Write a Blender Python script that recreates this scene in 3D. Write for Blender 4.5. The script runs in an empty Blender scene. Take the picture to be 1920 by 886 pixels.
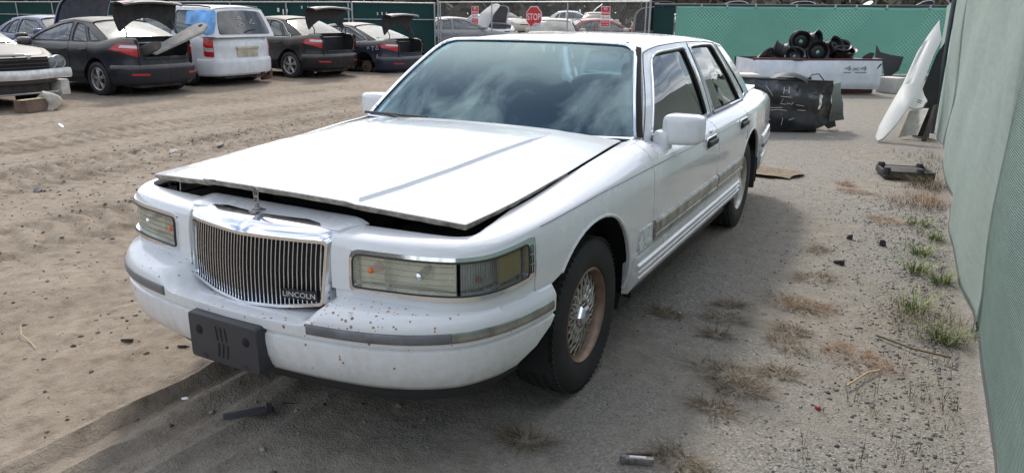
import bpy, bmesh, math, random
import numpy as np
from mathutils import Vector, Matrix
from mathutils.geometry import delaunay_2d_cdt
random.seed(7); rng = np.random.default_rng(7)
SC = bpy.context.scene
COL = SC.collection
PI = math.pi

# ------------------------------------------------------------------ camera
cd = bpy.data.cameras.new('camera'); cam = bpy.data.objects.new('camera', cd); COL.objects.link(cam)
cd.sensor_width = 36; cd.lens = 36*1383.7/1920; cd.clip_end = 3000; cd.clip_start = .05
_y, _p, _r = 3.6374, -.2924, .0091
_f = Vector((math.cos(_y)*math.cos(_p), math.sin(_y)*math.cos(_p), math.sin(_p)))
_rt = _f.cross(Vector((0, 0, 1))).normalized(); _up = _rt.cross(_f)
_r2 = _rt*math.cos(_r)+_up*math.sin(_r); _u2 = -_rt*math.sin(_r)+_up*math.cos(_r)
M_ = Matrix((_r2, _u2, -_f)).transposed().to_4x4(); M_.translation = Vector((2.706, 1.990, 1.557))
cam.matrix_world = M_
SC.camera = cam

# ------------------------------------------------------------------ sky and sun
SUN_EL = math.radians(46); SUN_DIR = Vector((-.80, -.60, 0)).normalized()
SUN_AZ = math.atan2(SUN_DIR.x, SUN_DIR.y)
w = bpy.data.worlds.new('World'); SC.world = w; w.use_nodes = True
nt = w.node_tree; N = nt.nodes; L = nt.links
bg = N['Background']
sky = N.new('ShaderNodeTexSky'); sky.sky_type = 'NISHITA'; sky.sun_disc = False
sky.sun_elevation = SUN_EL; sky.sun_rotation = SUN_AZ; sky.air_density = 1.0; sky.dust_density = 2.5; sky.ozone_density = 1.5
tc = N.new('ShaderNodeTexCoord'); sx = N.new('ShaderNodeSeparateXYZ'); L.new(tc.outputs['Generated'], sx.inputs[0])
def wm(op, a, b=None):
    m = N.new('ShaderNodeMath'); m.operation = op
    for i, v in enumerate((a, b)):
        if v is None: continue
        if isinstance(v, (int, float)): m.inputs[i].default_value = v
        else: L.new(v, m.inputs[i])
    return m.outputs[0]
zc_ = wm('ADD', wm('MAXIMUM', sx.outputs[2], 0.0), .18)
cv = N.new('ShaderNodeCombineXYZ'); L.new(wm('DIVIDE', sx.outputs[0], zc_), cv.inputs[0]); L.new(wm('DIVIDE', sx.outputs[1], zc_), cv.inputs[1])
mp = N.new('ShaderNodeMapping'); L.new(cv.outputs[0], mp.inputs[0]); mp.inputs['Rotation'].default_value = (0, 0, .5); mp.inputs['Scale'].default_value = (2.6, 5.2, 1)
nz = N.new('ShaderNodeTexNoise'); L.new(mp.outputs[0], nz.inputs['Vector']); nz.inputs['Scale'].default_value = 1.0
nz.inputs['Detail'].default_value = 9; nz.inputs['Roughness'].default_value = .58; nz.inputs['Distortion'].default_value = .6
cr = N.new('ShaderNodeValToRGB'); L.new(nz.outputs['Fac'], cr.inputs[0])
cr.color_ramp.elements[0].position = .44; cr.color_ramp.elements[0].color = (0, 0, 0, 1)
cr.color_ramp.elements[1].position = .66; cr.color_ramp.elements[1].color = (1, 1, 1, 1)
mx = N.new('ShaderNodeMix'); mx.data_type = 'RGBA'; L.new(cr.outputs[0], mx.inputs[0]); L.new(sky.outputs[0], mx.inputs[6])
mx.inputs[7].default_value = (12.5, 12.7, 13, 1)
L.new(mx.outputs[2], bg.inputs['Color']); bg.inputs['Strength'].default_value = .165
sd = bpy.data.lights.new('sun', 'SUN'); sun = bpy.data.objects.new('sun', sd); COL.objects.link(sun)
sd.energy = 2.2; sd.angle = math.radians(8); sd.color = (1, .95, .87)
sdv = Vector((SUN_DIR.x*math.cos(SUN_EL), SUN_DIR.y*math.cos(SUN_EL), math.sin(SUN_EL)))
sun.rotation_euler = sdv.to_track_quat('Z', 'Y').to_euler()
SC.view_settings.view_transform = 'Standard'; SC.view_settings.look = 'None'; SC.view_settings.exposure = .20; SC.view_settings.gamma = 1
SC.cycles.max_bounces = 8; SC.cycles.transparent_max_bounces = 16
try:
    SC.cycles.use_denoising = True
except Exception: pass

# ------------------------------------------------------------------ tagging helpers
def tag(o, label=None, cat=None, group=None, kind=None):
    if label: o['label'] = label
    if cat: o['category'] = cat
    if group: o['group'] = group
    if kind: o['kind'] = kind
    return o
def empty(name, loc=(0, 0, 0), rz=0, label=None, cat=None, group=None, parent=None):
    o = bpy.data.objects.new(name, None); COL.objects.link(o); o.location = loc; o.rotation_euler = (0, 0, rz)
    o.empty_display_size = .1
    if parent: o.parent = parent
    return tag(o, label, cat, group)
def copy_tree(o, parent=None):
    c = o.copy(); COL.objects.link(c); c.parent = parent
    for ch in list(o.children): copy_tree(ch, c)
    return c

# ------------------------------------------------------------------ materials
def new_mat(name):
    m = bpy.data.materials.new(name); m.use_nodes = True
    return m, m.node_tree.nodes, m.node_tree.links, m.node_tree.nodes['Principled BSDF']
def noise(Nn, Ll, scale, detail=4, rough=.6, vec=None, coord='Object'):
    n = Nn.new('ShaderNodeTexNoise'); n.inputs['Scale'].default_value = scale; n.inputs['Detail'].default_value = detail
    n.inputs['Roughness'].default_value = rough
    if vec is None:
        t = Nn.new('ShaderNodeTexCoord'); vec = t.outputs[coord]
    Ll.new(vec, n.inputs['Vector']); return n
def ramp(Nn, Ll, src, stops):
    r = Nn.new('ShaderNodeValToRGB'); Ll.new(src, r.inputs[0]); e = r.color_ramp.elements
    e[0].position, e[0].color = stops[0][0], (*stops[0][1], 1)
    e[1].position, e[1].color = stops[-1][0], (*stops[-1][1], 1)
    for p, c in stops[1:-1]:
        x = e.new(p); x.color = (*c, 1)
    return r.outputs[0]
def mixc(Nn, Ll, fac, a, b):
    m = Nn.new('ShaderNodeMix'); m.data_type = 'RGBA'
    for i, v in ((0, fac), (6, a), (7, b)):
        if isinstance(v, tuple): m.inputs[i].default_value = (*v, 1)
        elif isinstance(v, (int, float)): m.inputs[i].default_value = v
        else: Ll.new(v, m.inputs[i])
    return m.outputs[2]
def mat(name, col, rough=.5, metal=0, coat=0, var=.12, vscale=6, bump=0, bscale=60, spec=.5, dust=0, dustcol=(.33, .29, .23)):
    """general surface: base colour with slight blotchy variation, optional dust film on faces that look up"""
    m, Nn, Ll, b = new_mat(name)
    n = noise(Nn, Ll, vscale, 5)
    lo = tuple(c*(1-var) for c in col); hi = tuple(min(1, c*(1+var)) for c in col)
    c = ramp(Nn, Ll, n.outputs['Fac'], [(.3, lo), (.7, hi)])
    if dust:
        g = Nn.new('ShaderNodeNewGeometry'); s = Nn.new('ShaderNodeSeparateXYZ'); Ll.new(g.outputs['Normal'], s.inputs[0])
        n2 = noise(Nn, Ll, 3.5, 6, .7)
        mm = Nn.new('ShaderNodeMath'); mm.operation = 'MULTIPLY_ADD'; Ll.new(s.outputs[2], mm.inputs[0]); mm.inputs[1].default_value = .9*dust; 
        ad = Nn.new('ShaderNodeMath'); ad.operation = 'MULTIPLY_ADD'; Ll.new(n2.outputs['Fac'], ad.inputs[0]); ad.inputs[1].default_value = .5*dust; ad.inputs[2].default_value = -.27*dust
        Ll.new(ad.outputs[0], mm.inputs[2]); mm.use_clamp = True
        c = mixc(Nn, Ll, mm.outputs[0], c, dustcol)
        rr = Nn.new('ShaderNodeMapRange'); Ll.new(mm.outputs[0], rr.inputs[0]); rr.inputs[3].default_value = rough; rr.inputs[4].default_value = .8
        Ll.new(rr.outputs[0], b.inputs['Roughness'])
        if coat:
            rc = Nn.new('ShaderNodeMapRange'); Ll.new(mm.outputs[0], rc.inputs[0]); rc.inputs[3].default_value = coat; rc.inputs[4].default_value = 0
            Ll.new(rc.outputs[0], b.inputs['Coat Weight'])
    else:
        b.inputs['Roughness'].default_value = rough; b.inputs['Coat Weight'].default_value = coat
    Ll.new(c, b.inputs['Base Color'])
    b.inputs['Metallic'].default_value = metal; b.inputs['Specular IOR Level'].default_value = spec; b.inputs['Coat Roughness'].default_value = .06
    if bump:
        n3 = noise(Nn, Ll, bscale, 4); bp = Nn.new('ShaderNodeBump'); bp.inputs['Strength'].default_value = bump; bp.inputs['Distance'].default_value = .01
        Ll.new(n3.outputs['Fac'], bp.inputs['Height']); Ll.new(bp.outputs[0], b.inputs['Normal'])
    return m
def glass(name, tint, gloss_col=(1, 1, 1), rough=.02, film=0.0, filmcol=(.5, .5, .45), ior=1.5):
    """window pane: tinted see-through + fresnel mirror (+ a film of dust)"""
    m, Nn, Ll, b = new_mat(name); Nn.remove(b); out = Nn['Material Output']
    t = Nn.new('ShaderNodeBsdfTransparent'); t.inputs[0].default_value = (*tint, 1)
    g = Nn.new('ShaderNodeBsdfGlossy'); g.inputs['Color'].default_value = (*gloss_col, 1); g.inputs['Roughness'].default_value = rough
    f = Nn.new('ShaderNodeFresnel'); f.inputs['IOR'].default_value = ior
    mx = Nn.new('ShaderNodeMixShader'); Ll.new(f.outputs[0], mx.inputs[0]); Ll.new(t.outputs[0], mx.inputs[1]); Ll.new(g.outputs[0], mx.inputs[2])
    last = mx.outputs[0]
    if film:
        d = Nn.new('ShaderNodeBsdfDiffuse'); d.inputs[0].default_value = (*filmcol, 1)
        n = noise(Nn, Ll, 4, 6, .65); r = Nn.new('ShaderNodeMapRange'); Ll.new(n.outputs['Fac'], r.inputs[0])
        r.inputs[1].default_value = .3; r.inputs[2].default_value = .7; r.inputs[3].default_value = film*.5; r.inputs[4].default_value = film*1.3
        m2 = Nn.new('ShaderNodeMixShader'); Ll.new(r.outputs[0], m2.inputs[0]); Ll.new(last, m2.inputs[1]); Ll.new(d.outputs[0], m2.inputs[2]); last = m2.outputs[0]
    Ll.new(last, out.inputs[0]); return m

# ------------------------------------------------------------------ mesh helpers
def link_mesh(name, verts, faces, material, parent=None, smooth=True, angle=None, mats=None, fmat=None):
    me = bpy.data.meshes.new(name)
    me.from_pydata([tuple(map(float, v)) for v in verts], [], [tuple(map(int, f)) for f in faces])
    for m in (mats or [material]): me.materials.append(m)
    if fmat is not None: me.polygons.foreach_set('material_index', np.asarray(fmat, dtype=np.int32))
    if smooth:
        me.polygons.foreach_set('use_smooth', np.ones(len(me.polygons), dtype=bool))
        if angle: me.set_sharp_from_angle(angle=math.radians(angle))
    me.update()
    o = bpy.data.objects.new(name, me); COL.objects.link(o)
    if parent: o.parent = parent
    return o

class MB:
    """collects shapes and links them as ONE mesh object"""
    def __init__(s): s.v = []; s.f = []; s.m = []; s.T = None
    def add(s, vs, fs, mi=0):
        b = len(s.v)
        for p in vs:
            p = Vector(p)
            s.v.append(s.T @ p if s.T is not None else p)
        for f in fs: s.f.append(tuple(b+i for i in f)); s.m.append(mi)
        return s
    def box(s, c, d, rot=None, mi=0, taper=(1, 1)):
        cx, cy, cz = c; hx, hy, hz = d[0]/2, d[1]/2, d[2]/2
        vs = []
        for z in (-1, 1):
            tx, ty = (1, 1) if z < 0 else taper
            for x, y in ((-1, -1), (1, -1), (1, 1), (-1, 1)): vs.append(Vector((x*hx*tx, y*hy*ty, z*hz)))
        if rot is not None:
            R = rot if isinstance(rot, Matrix) else Matrix.Rotation(rot, 3, 'Z')
            vs = [R @ p for p in vs]
        vs = [p+Vector(c) for p in vs]
        return s.add(vs, [(3, 2, 1, 0), (4, 5, 6, 7), (0, 1, 5, 4), (1, 2, 6, 5), (2, 3, 7, 6), (3, 0, 4, 7)], mi)
    def tube(s, pts, r, n=8, closed=False, cap=True, mi=0, flat=None, up=None):
        pts = [Vector(p) for p in pts]; k = len(pts); vs = []; prev = None
        for i, p in enumerate(pts):
            a = pts[(i-1) % k] if (closed or i) else pts[0]; b = pts[(i+1) % k] if (closed or i < k-1) else pts[-1]
            t = (b-a); t = t.normalized() if t.length > 1e-9 else Vector((0, 0, 1))
            if up is not None: x = (Vector(up)-t*Vector(up).dot(t))
            elif prev is None: x = t.orthogonal()
            else: x = prev-t*prev.dot(t)
            if x.length < 1e-6: x = t.orthogonal()
            x.normalize(); y = t.cross(x); prev = x
            rr = r[i] if isinstance(r, (list, tuple)) else r
            ra, rb = (rr, rr) if flat is None else (rr*flat[0], rr*flat[1])
            for j in range(n):
                an = 2*PI*j/n; vs.append(p+x*math.cos(an)*ra+y*math.sin(an)*rb)
        fs = []
        for i in range(k if closed else k-1):
            for j in range(n):
                a = i*n+j; b = i*n+(j+1) % n; c = ((i+1) % k)*n+(j+1) % n; d = ((i+1) % k)*n+j
                fs.append((a, b, c, d))
        if cap and not closed: fs.append(tuple(range(n))[::-1]); fs.append(tuple((k-1)*n+j for j in range(n)))
        return s.add(vs, fs, mi)
    def lathe(s, prof, axis='y', n=40, c=(0, 0, 0), mi=0, close=False):
        """prof: (r, h) pairs about an axis through c"""
        vs = []; k = len(prof)
        for i in range(n):
            a = 2*PI*i/n; ca, sa = math.cos(a), math.sin(a)
            for r, h in prof:
                if axis == 'y': p = (r*ca, h, r*sa)
                elif axis == 'x': p = (h, r*ca, r*sa)
                else: p = (r*ca, r*sa, h)
                vs.append(Vector(p)+Vector(c))
        fs = []
        for i in range(n):
            for j in range(k if close else k-1):
                a = i*k+j; b = i*k+(j+1) % k; cc = ((i+1) % n)*k+(j+1) % k; d = ((i+1) % n)*k+j
                fs.append((a, b, cc, d) if axis != 'y' else (d, cc, b, a))
        return s.add(vs, fs, mi)
    def prism(s, poly, fn0, fn1, mi=0):
        """poly of 2D points, fn maps a 2D point to the two end faces"""
        n = len(poly); vs = [fn0(p) for p in poly]+[fn1(p) for p in poly]
        fs = [tuple(range(n))[::-1], tuple(range(n, 2*n))]+[(i, (i+1) % n, n+(i+1) % n, n+i) for i in range(n)]
        return s.add(vs, fs, mi)
    def grid(s, fn, nu, nv, mi=0, closed_u=False):
        vs = [fn(i/(nu if closed_u else nu-1), j/(nv-1)) for i in range(nu) for j in range(nv)]
        fs = [(i*nv+j, ((i+1) % nu)*nv+j, ((i+1) % nu)*nv+j+1, i*nv+j+1) for i in range(nu if closed_u else nu-1) for j in range(nv-1)]
        return s.add(vs, fs, mi)
    def build(s, name, material, parent=None, smooth=True, angle=35, bevel=0, seg=2, mats=None):
        o = link_mesh(name, s.v, s.f, material, parent, smooth, None, mats, s.m)
        bm = bmesh.new(); bm.from_mesh(o.data); bmesh.ops.recalc_face_normals(bm, faces=bm.faces)
        if bevel:
            es = [e for e in bm.edges if len(e.link_faces) == 2 and e.calc_face_angle(0) > math.radians(30)]
            bmesh.ops.bevel(bm, geom=es, offset=bevel, segments=seg, profile=.6, affect='EDGES', clamp_overlap=True)
            for f in bm.faces: f.smooth = smooth
        bm.to_mesh(o.data); bm.free()
        if smooth and angle: o.data.set_sharp_from_angle(angle=math.radians(angle))
        return o

def roundpoly(pts, r, n=5):
    """2D polygon with rounded corners; r is one radius or one per corner"""
    out = []; k = len(pts)
    for i in range(k):
        p = np.array(pts[i], float); a = np.array(pts[i-1], float); b = np.array(pts[(i+1) % k], float)
        ri = r[i] if isinstance(r, (list, tuple)) else r
        if ri <= 0: out.append(tuple(p)); continue
        da = (a-p); db = (b-p); la = np.linalg.norm(da); lb = np.linalg.norm(db); da /= la; db /= lb
        q = min(ri, la*.48, lb*.48)
        for j in range(n+1):
            t = j/n; out.append(tuple((1-t)**2*(p+da*q)+2*t*(1-t)*p+t*t*(p+db*q)))
    return out
def resample(loop, step):
    out = []; k = len(loop)
    for i in range(k):
        a = np.array(loop[i], float); b = np.array(loop[(i+1) % k], float); d = np.linalg.norm(b-a)
        m = max(1, int(math.ceil(d/step-1e-6)))
        for j in range(m): out.append(a+(b-a)*j/m)
    return np.array(out)
def inside(P, loop):
    x, y = P[:, 0], P[:, 1]; r = np.zeros(len(P), bool); n = len(loop); j = n-1
    for i in range(n):
        xi, yi = loop[i]; xj, yj = loop[j]
        with np.errstate(divide='ignore', invalid='ignore'):
            c = ((yi > y) != (yj > y)) & (x < (xj-xi)*(y-yi)/(yj-yi+1e-30)+xi)
        r ^= c; j = i
    return r
def patch(name, outline, fn, material, parent=None, step=.04, holes=(), ref=None, thick=.012, off=0.0, mats=None, skirt_mi=0, lines=()):
    """curved sheet: the 2D outline (with holes) is filled with a fine triangulation and mapped by fn; edges are folded in by thick"""
    loops = [resample(outline, step)]+[resample(h, step) for h in holes]
    bpts = np.concatenate(loops); nb0 = len(bpts)
    if lines: bpts = np.concatenate([bpts]+[np.array(l, float) for l in lines])
    lo, hi = loops[0].min(0), loops[0].max(0)
    gx = np.arange(lo[0]+step/2, hi[0], step); gy = np.arange(lo[1]+step/2, hi[1], step)
    g = np.array(np.meshgrid(gx, gy)).reshape(2, -1).T
    if len(g):
        k = inside(g, loops[0])
        for h in loops[1:]: k &= ~inside(g, h)
        g = g[k]
    if len(g):
        d = np.min(np.linalg.norm(g[:, None, :]-bpts[None, :, :], axis=2), axis=1); g = g[d > step*.45]
    pts = np.concatenate([bpts, g]) if len(g) else bpts
    edges = []; o = 0
    for lp in loops:
        n = len(lp); edges += [(o+i, o+(i+1) % n) for i in range(n)]; o += n
    r = delaunay_2d_cdt([Vector(p) for p in pts], edges, [], 0, 1e-7)
    V2 = np.array([tuple(v) for v in r[0]]); T = np.array([f for f in r[2] if len(f) == 3])
    c = V2[T].mean(1); k = inside(c, loops[0])
    for h in loops[1:]: k &= ~inside(c, h)
    T = T[k]
    e = 1e-3
    def ev(q): return fn(q[:, 0], q[:, 1])
    P = ev(V2)
    du = ev(V2+[e, 0])-ev(V2-[e, 0]); dv = ev(V2+[0, e])-ev(V2-[0, e])
    Nn = np.cross(du, dv); Nn /= (np.linalg.norm(Nn, axis=1, keepdims=True)+1e-12)
    R = ref(P) if ref is not None else P*[0, 1, 1]-[0, 0, .6]
    if (Nn*R).sum() < 0: Nn = -Nn
    P = P+Nn*off
    tn = np.cross(P[T[:, 1]]-P[T[:, 0]], P[T[:, 2]]-P[T[:, 0]])
    fl = (tn*Nn[T].sum(1)).sum(1) < 0
    T[fl] = T[fl][:, ::-1]
    verts = [P]; faces = [tuple(t) for t in T]; nv = len(P); normals = [Nn]; fmat = [0]*len(faces)
    if thick:
        cnt = {}
        for t in T:
            for a, b in ((t[0], t[1]), (t[1], t[2]), (t[2], t[0])):
                cnt[(a, b)] = 1
        be = [(a, b) for (a, b) in cnt if (b, a) not in cnt]
        ids = sorted({i for ed in be for i in ed}); top = {q: nv+i for i, q in enumerate(ids)}; bot = {q: nv+len(ids)+i for i, q in enumerate(ids)}
        verts += [P[ids], P[ids]-Nn[ids]*thick]; normals += [np.zeros((2*len(ids), 3))]
        for a, b in be: faces.append((top[b], top[a], bot[a], bot[b])); fmat.append(skirt_mi)
    V = np.concatenate(verts); NN = np.concatenate(normals)
    ob = link_mesh(name, V, faces, material, parent, True, None, mats, fmat)
    ob.data.normals_split_custom_set_from_vertices([tuple(n) for n in NN])
    return ob
def catmull(P, n=24):
    P = [np.array(p, float) for p in P]; out = []
    for i in range(len(P)-1):
        p0 = P[i-1] if i else 2*P[0]-P[1]; p1, p2 = P[i], P[i+1]; p3 = P[i+2] if i+2 < len(P) else 2*P[-1]-P[-2]
        a = (np.linalg.norm(p1-p0)+1e-9)**.5; b = (np.linalg.norm(p2-p1)+1e-9)**.5; c = (np.linalg.norm(p3-p2)+1e-9)**.5
        m1 = (p2-p1)+b*((p1-p0)/a-(p2-p0)/(a+b)); m2 = (p2-p1)+b*((p3-p2)/c-(p3-p1)/(b+c))
        for j in range(n):
            t = j/n; out.append((2*t**3-3*t*t+1)*p1+(t**3-2*t*t+t)*m1+(-2*t**3+3*t*t)*p2+(t**3-t*t)*m2)
    out.append(P[-1]); return np.array(out)

class Shape:
    """a car's skin: plan curve (front centre -> side -> rear centre) plus a section, sg=+1 left, -1 right"""
    S0 = .88
    def __init__(s, plan, sec, zc, zt, sh, pw=(1.5, 1.9)):
        c = catmull(plan); d = np.linalg.norm(np.diff(c, axis=0), axis=1); s.u = np.concatenate([[0], np.cumsum(d)])
        s.U = s.u[-1]; uu = np.linspace(0, s.U, 900); s.c = np.stack([np.interp(uu, s.u, c[:, 0]), np.interp(uu, s.u, c[:, 1])], 1); s.uu = uu
        t = np.gradient(s.c, uu, axis=0); n = np.stack([-t[:, 1], t[:, 0]], 1)*-1
        n = np.stack([t[:, 1], -t[:, 0]], 1); k = np.hanning(31); k /= k.sum()
        for a in range(2):
            q = np.pad(n[:, a], 15, mode='edge'); n[:, a] = np.convolve(q, k, 'valid')
        n[0] = (1, 0); n[-1] = (-1, 0)
        n /= np.linalg.norm(n, axis=1, keepdims=True)
        s.n = n; s.sec = np.array(sec); s.zc = np.array(sorted(zc)); s.zt = np.array(sorted(zt)); s.sh = np.array(sorted(sh)); s.pw = pw
        s.xm = s.c[:, 0]
    def C(s, u): return np.stack([np.interp(u, s.uu, s.c[:, 0]), np.interp(u, s.uu, s.c[:, 1])], -1)
    def Nrm(s, u): return np.stack([np.interp(u, s.uu, s.n[:, 0]), np.interp(u, s.uu, s.n[:, 1])], -1)
    def ux(s, x): return np.interp(-np.asarray(x, float), -s.xm, s.uu)
    def uy(s, y):
        k = np.argmax(s.c[:, 1]); return np.interp(y, s.c[:k, 1], s.uu[:k])
    def P(s, u, v, sg=1, ex=0):
        u = np.asarray(u, float); v = np.asarray(v, float); c = s.C(u); n = s.Nrm(u); x = c[..., 0]
        zc = np.interp(x, s.zc[:, 0], s.zc[:, 1]); zt = np.interp(x, s.zt[:, 0], s.zt[:, 1]); sh = np.interp(x, s.sh[:, 0], s.sh[:, 1])
        lo = np.minimum(v, s.S0)
        z = np.where(lo < .55, lo, .55+(lo-.55)*(zc-.55)/(s.S0-.55))
        d = np.interp(lo, s.sec[:, 0], s.sec[:, 1])
        t = np.clip((v-s.S0)/.15, -.0, 1.2)
        d = d+sh*np.power(t, s.pw[0]); z = z+(zt-zc)*(1-np.power(np.abs(1-t), s.pw[1])*np.sign(1-t))
        d = d-ex
        p = c-n*d[..., None]
        return np.stack([p[..., 0], p[..., 1]*sg, z], -1)
    def fu(s, sg=1, ex=0): return lambda u, v: s.P(u, v, sg, ex)
    def fx(s, sg=1, ex=0): return lambda x, v: s.P(s.ux(x), v, sg, ex)
    def sweep(s, prof, us, sg=1, uend=None, both=False):
        """sweep a closed profile [(outward, z)] along the plan curve; both=True runs across the centre line"""
        rings = []
        def ring(u, side):
            out = []
            for j, (d, z) in enumerate(prof(u) if callable(prof) else prof):
                uj = u
                if uend is not None: uj = min(u, uend[j])
                c = s.C(uj); n = s.Nrm(uj); p = c+n*d; out.append((p[0], p[1]*side, z))
            return out
        if both: rings = [ring(u, -1) for u in us[::-1] if u > 1e-6]+[ring(u, 1) for u in us]
        else: rings = [ring(u, sg) for u in us]
        k = len(rings[0]); m = len(rings); vs = [p for r in rings for p in r]
        fs = [(i*k+j, i*k+(j+1) % k, (i+1)*k+(j+1) % k, (i+1)*k+j) for i in range(m-1) for j in range(k)]
        fs += [tuple(range(k))[::-1], tuple((m-1)*k+j for j in range(k))]
        mb = MB(); mb.add(vs, fs); return mb
def line3(fn, loop, step=.03):
    q = resample(loop, step); return [Vector(p) for p in fn(q[:, 0], q[:, 1])]
# ------------------------------------------------------------------ the white sedan: materials
def paint_white(name, rust=False):
    m, Nn, Ll, b = new_mat(name)
    t = Nn.new('ShaderNodeTexCoord')
    n = noise(Nn, Ll, 2.2, 6, .65, t.outputs['Object'])
    c = ramp(Nn, Ll, n.outputs['Fac'], [(.3, (.67, .69, .71)), (.7, (.74, .75, .765))])
    rv = ramp(Nn, Ll, n.outputs['Fac'], [(.35, (.16,)*3), (.7, (.34,)*3)])
    gs = Nn.new('ShaderNodeSeparateXYZ'); Ll.new(t.outputs['Object'], gs.inputs[0])
    mpn = Nn.new('ShaderNodeMapping'); Ll.new(t.outputs['Object'], mpn.inputs[0]); mpn.inputs['Scale'].default_value = (5, 5, .9)
    ns = noise(Nn, Ll, 2.4, 7, .72, mpn.outputs[0]); nf = noise(Nn, Ll, 26, 5, .75, t.outputs['Object'])
    low = Nn.new('ShaderNodeMapRange'); Ll.new(gs.outputs[2], low.inputs[0]); low.inputs[1].default_value = .62; low.inputs[2].default_value = .30; low.inputs[3].default_value = .05; low.inputs[4].default_value = .45
    sm_ = Nn.new('ShaderNodeMath'); sm_.operation = 'MULTIPLY'; Ll.new(ns.outputs['Fac'], sm_.inputs[0]); Ll.new(nf.outputs['Fac'], sm_.inputs[1])
    dr = Nn.new('ShaderNodeMapRange'); Ll.new(sm_.outputs[0], dr.inputs[0]); dr.inputs[1].default_value = .16; dr.inputs[2].default_value = .42; dr.inputs[3].default_value = .25; dr.inputs[4].default_value = 1.6
    dm = Nn.new('ShaderNodeMath'); dm.operation = 'MULTIPLY'; dm.use_clamp = True; Ll.new(low.outputs[0], dm.inputs[0]); Ll.new(dr.outputs[0], dm.inputs[1])
    c = mixc(Nn, Ll, dm.outputs[0], c, (.36, .32, .26))
    rs = rv
    if rust:
        # stone chips: small spots through to orange primer, thick near the middle of the bumper
        s = Nn.new('ShaderNodeSeparateXYZ'); Ll.new(t.outputs['Object'], s.inputs[0])
        def M(op, a, b_=None, c_=None):
            k = Nn.new('ShaderNodeMath'); k.operation = op
            for i, v in enumerate((a, b_, c_)):
                if v is None: continue
                if isinstance(v, (int, float)): k.inputs[i].default_value = v
                else: Ll.new(v, k.inputs[i])
            return k.outputs[0]
        dens = M('SUBTRACT', 1.0, M('MULTIPLY', M('ABSOLUTE', M('SUBTRACT', s.outputs[1], .40)), 2.6)); dens = M('MAXIMUM', dens, .12)
        hz = M('MULTIPLY', M('SUBTRACT', s.outputs[2], .50), 10.0); hz = M('MINIMUM', M('MAXIMUM', hz, .15), 1.0)
        dens = M('MULTIPLY', dens, hz)
        v = Nn.new('ShaderNodeTexVoronoi'); v.inputs['Scale'].default_value = 95; Ll.new(t.outputs['Object'], v.inputs['Vector'])
        sc_ = Nn.new('ShaderNodeSeparateColor'); Ll.new(v.outputs['Color'], sc_.inputs[0])
        rad = M('MULTIPLY', M('MULTIPLY', M('POWER', sc_.outputs[0], 4.0), M('GREATER_THAN', M('MULTIPLY', dens, .95), sc_.outputs[1])), .62)
        nn = noise(Nn, Ll, 190, 3, .6, t.outputs['Object'])
        spot = M('GREATER_THAN', M('ADD', rad, M('MULTIPLY', M('SUBTRACT', nn.outputs['Fac'], .5), .12)), v.outputs['Distance'])
        spot = M('MULTIPLY', spot, M('GREATER_THAN', rad, .03))
        v2 = Nn.new('ShaderNodeTexVoronoi'); v2.inputs['Scale'].default_value = 11; Ll.new(t.outputs['Object'], v2.inputs['Vector'])
        s2 = Nn.new('ShaderNodeSeparateColor'); Ll.new(v2.outputs['Color'], s2.inputs[0])
        big = M('MULTIPLY', M('GREATER_THAN', M('MULTIPLY', dens, .85), s2.outputs[1]), M('GREATER_THAN', M('ADD', .11, M('MULTIPLY', M('SUBTRACT', nn.outputs['Fac'], .5), .34)), v2.outputs['Distance']))
        spot = M('MAXIMUM', spot, big)
        rc = ramp(Nn, Ll, sc_.outputs[2], [(.2, (.20, .13, .07)), (.55, (.42, .22, .07)), (.9, (.30, .22, .15))])
        c = mixc(Nn, Ll, spot, c, rc)
        rs = mixc(Nn, Ll, spot, rv, (.8, .8, .8))
    Ll.new(c, b.inputs['Base Color'])
    rr = Nn.new('ShaderNodeRGBToBW'); Ll.new(rs, rr.inputs[0]); Ll.new(rr.outputs[0], b.inputs['Roughness'])
    b.inputs['Coat Weight'].default_value = .75 if not rust else .25; b.inputs['Coat Roughness'].default_value = .05 if not rust else .2
    return m
WHITE = paint_white('white_paint'); WHITE_B = paint_white('chipped_white_paint', True)
CHROME = mat('chrome', (.80, .82, .85), .10, 1, var=.05)
CHROME_W = mat('worn_chrome', (.42, .42, .41), .28, 1, var=.35, vscale=14, bump=.2, bscale=80)
BLACKP = mat('black_plastic', (.022, .022, .024), .55, bump=.1, bscale=200)
GREYP = mat('charcoal_plastic', (.035, .036, .042), .5, var=.2, bump=.05, bscale=150)
RUBBER = mat('rubber', (.018, .018, .019), .75, var=.3, vscale=9)
DARK = mat('dark_void', (.010, .010, .011), .9)
STRIP = mat('grey_strip', (.16, .165, .18), .38, .3, var=.25, vscale=20)
MOULD = mat('worn_moulding', (.36, .35, .32), .35, .6, var=.5, vscale=12, bump=.4, bscale=40)
HOODLIP = mat('rusty_lip', (.30, .27, .23), .8, var=.6, vscale=25, bump=.6, bscale=60)
TYRE = mat('tyre_rubber', (.020, .020, .021), .72, var=.4, vscale=7, bump=.15, bscale=90)
RIM = mat('dull_bronze_alloy', (.27, .185, .14), .45, .6, var=.35, vscale=12)
RIMS = mat('dull_silver_alloy', (.46, .44, .41), .38, .75, var=.3, vscale=16)
GLASS_F = glass('windscreen_glass', (.40, .64, .76), gloss_col=(.66, .92, 1), rough=.01, film=.015, filmcol=(.4, .5, .55), ior=2.15)
GLASS_S = glass('tinted_side_glass', (.11, .125, .135), rough=.008, ior=1.75)
SEAT = mat('blue_grey_leather', (.10, .13, .16), .55, var=.15); DASH = mat('dash_vinyl', (.035, .045, .06), .6)
TRIM = mat('pale_pillar_trim', (.42, .46, .45), .6)
LENS = glass('hazy_headlamp_glass', (.90, .89, .76), rough=.10, film=.26, filmcol=(.86, .85, .70), ior=1.5)
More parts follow.
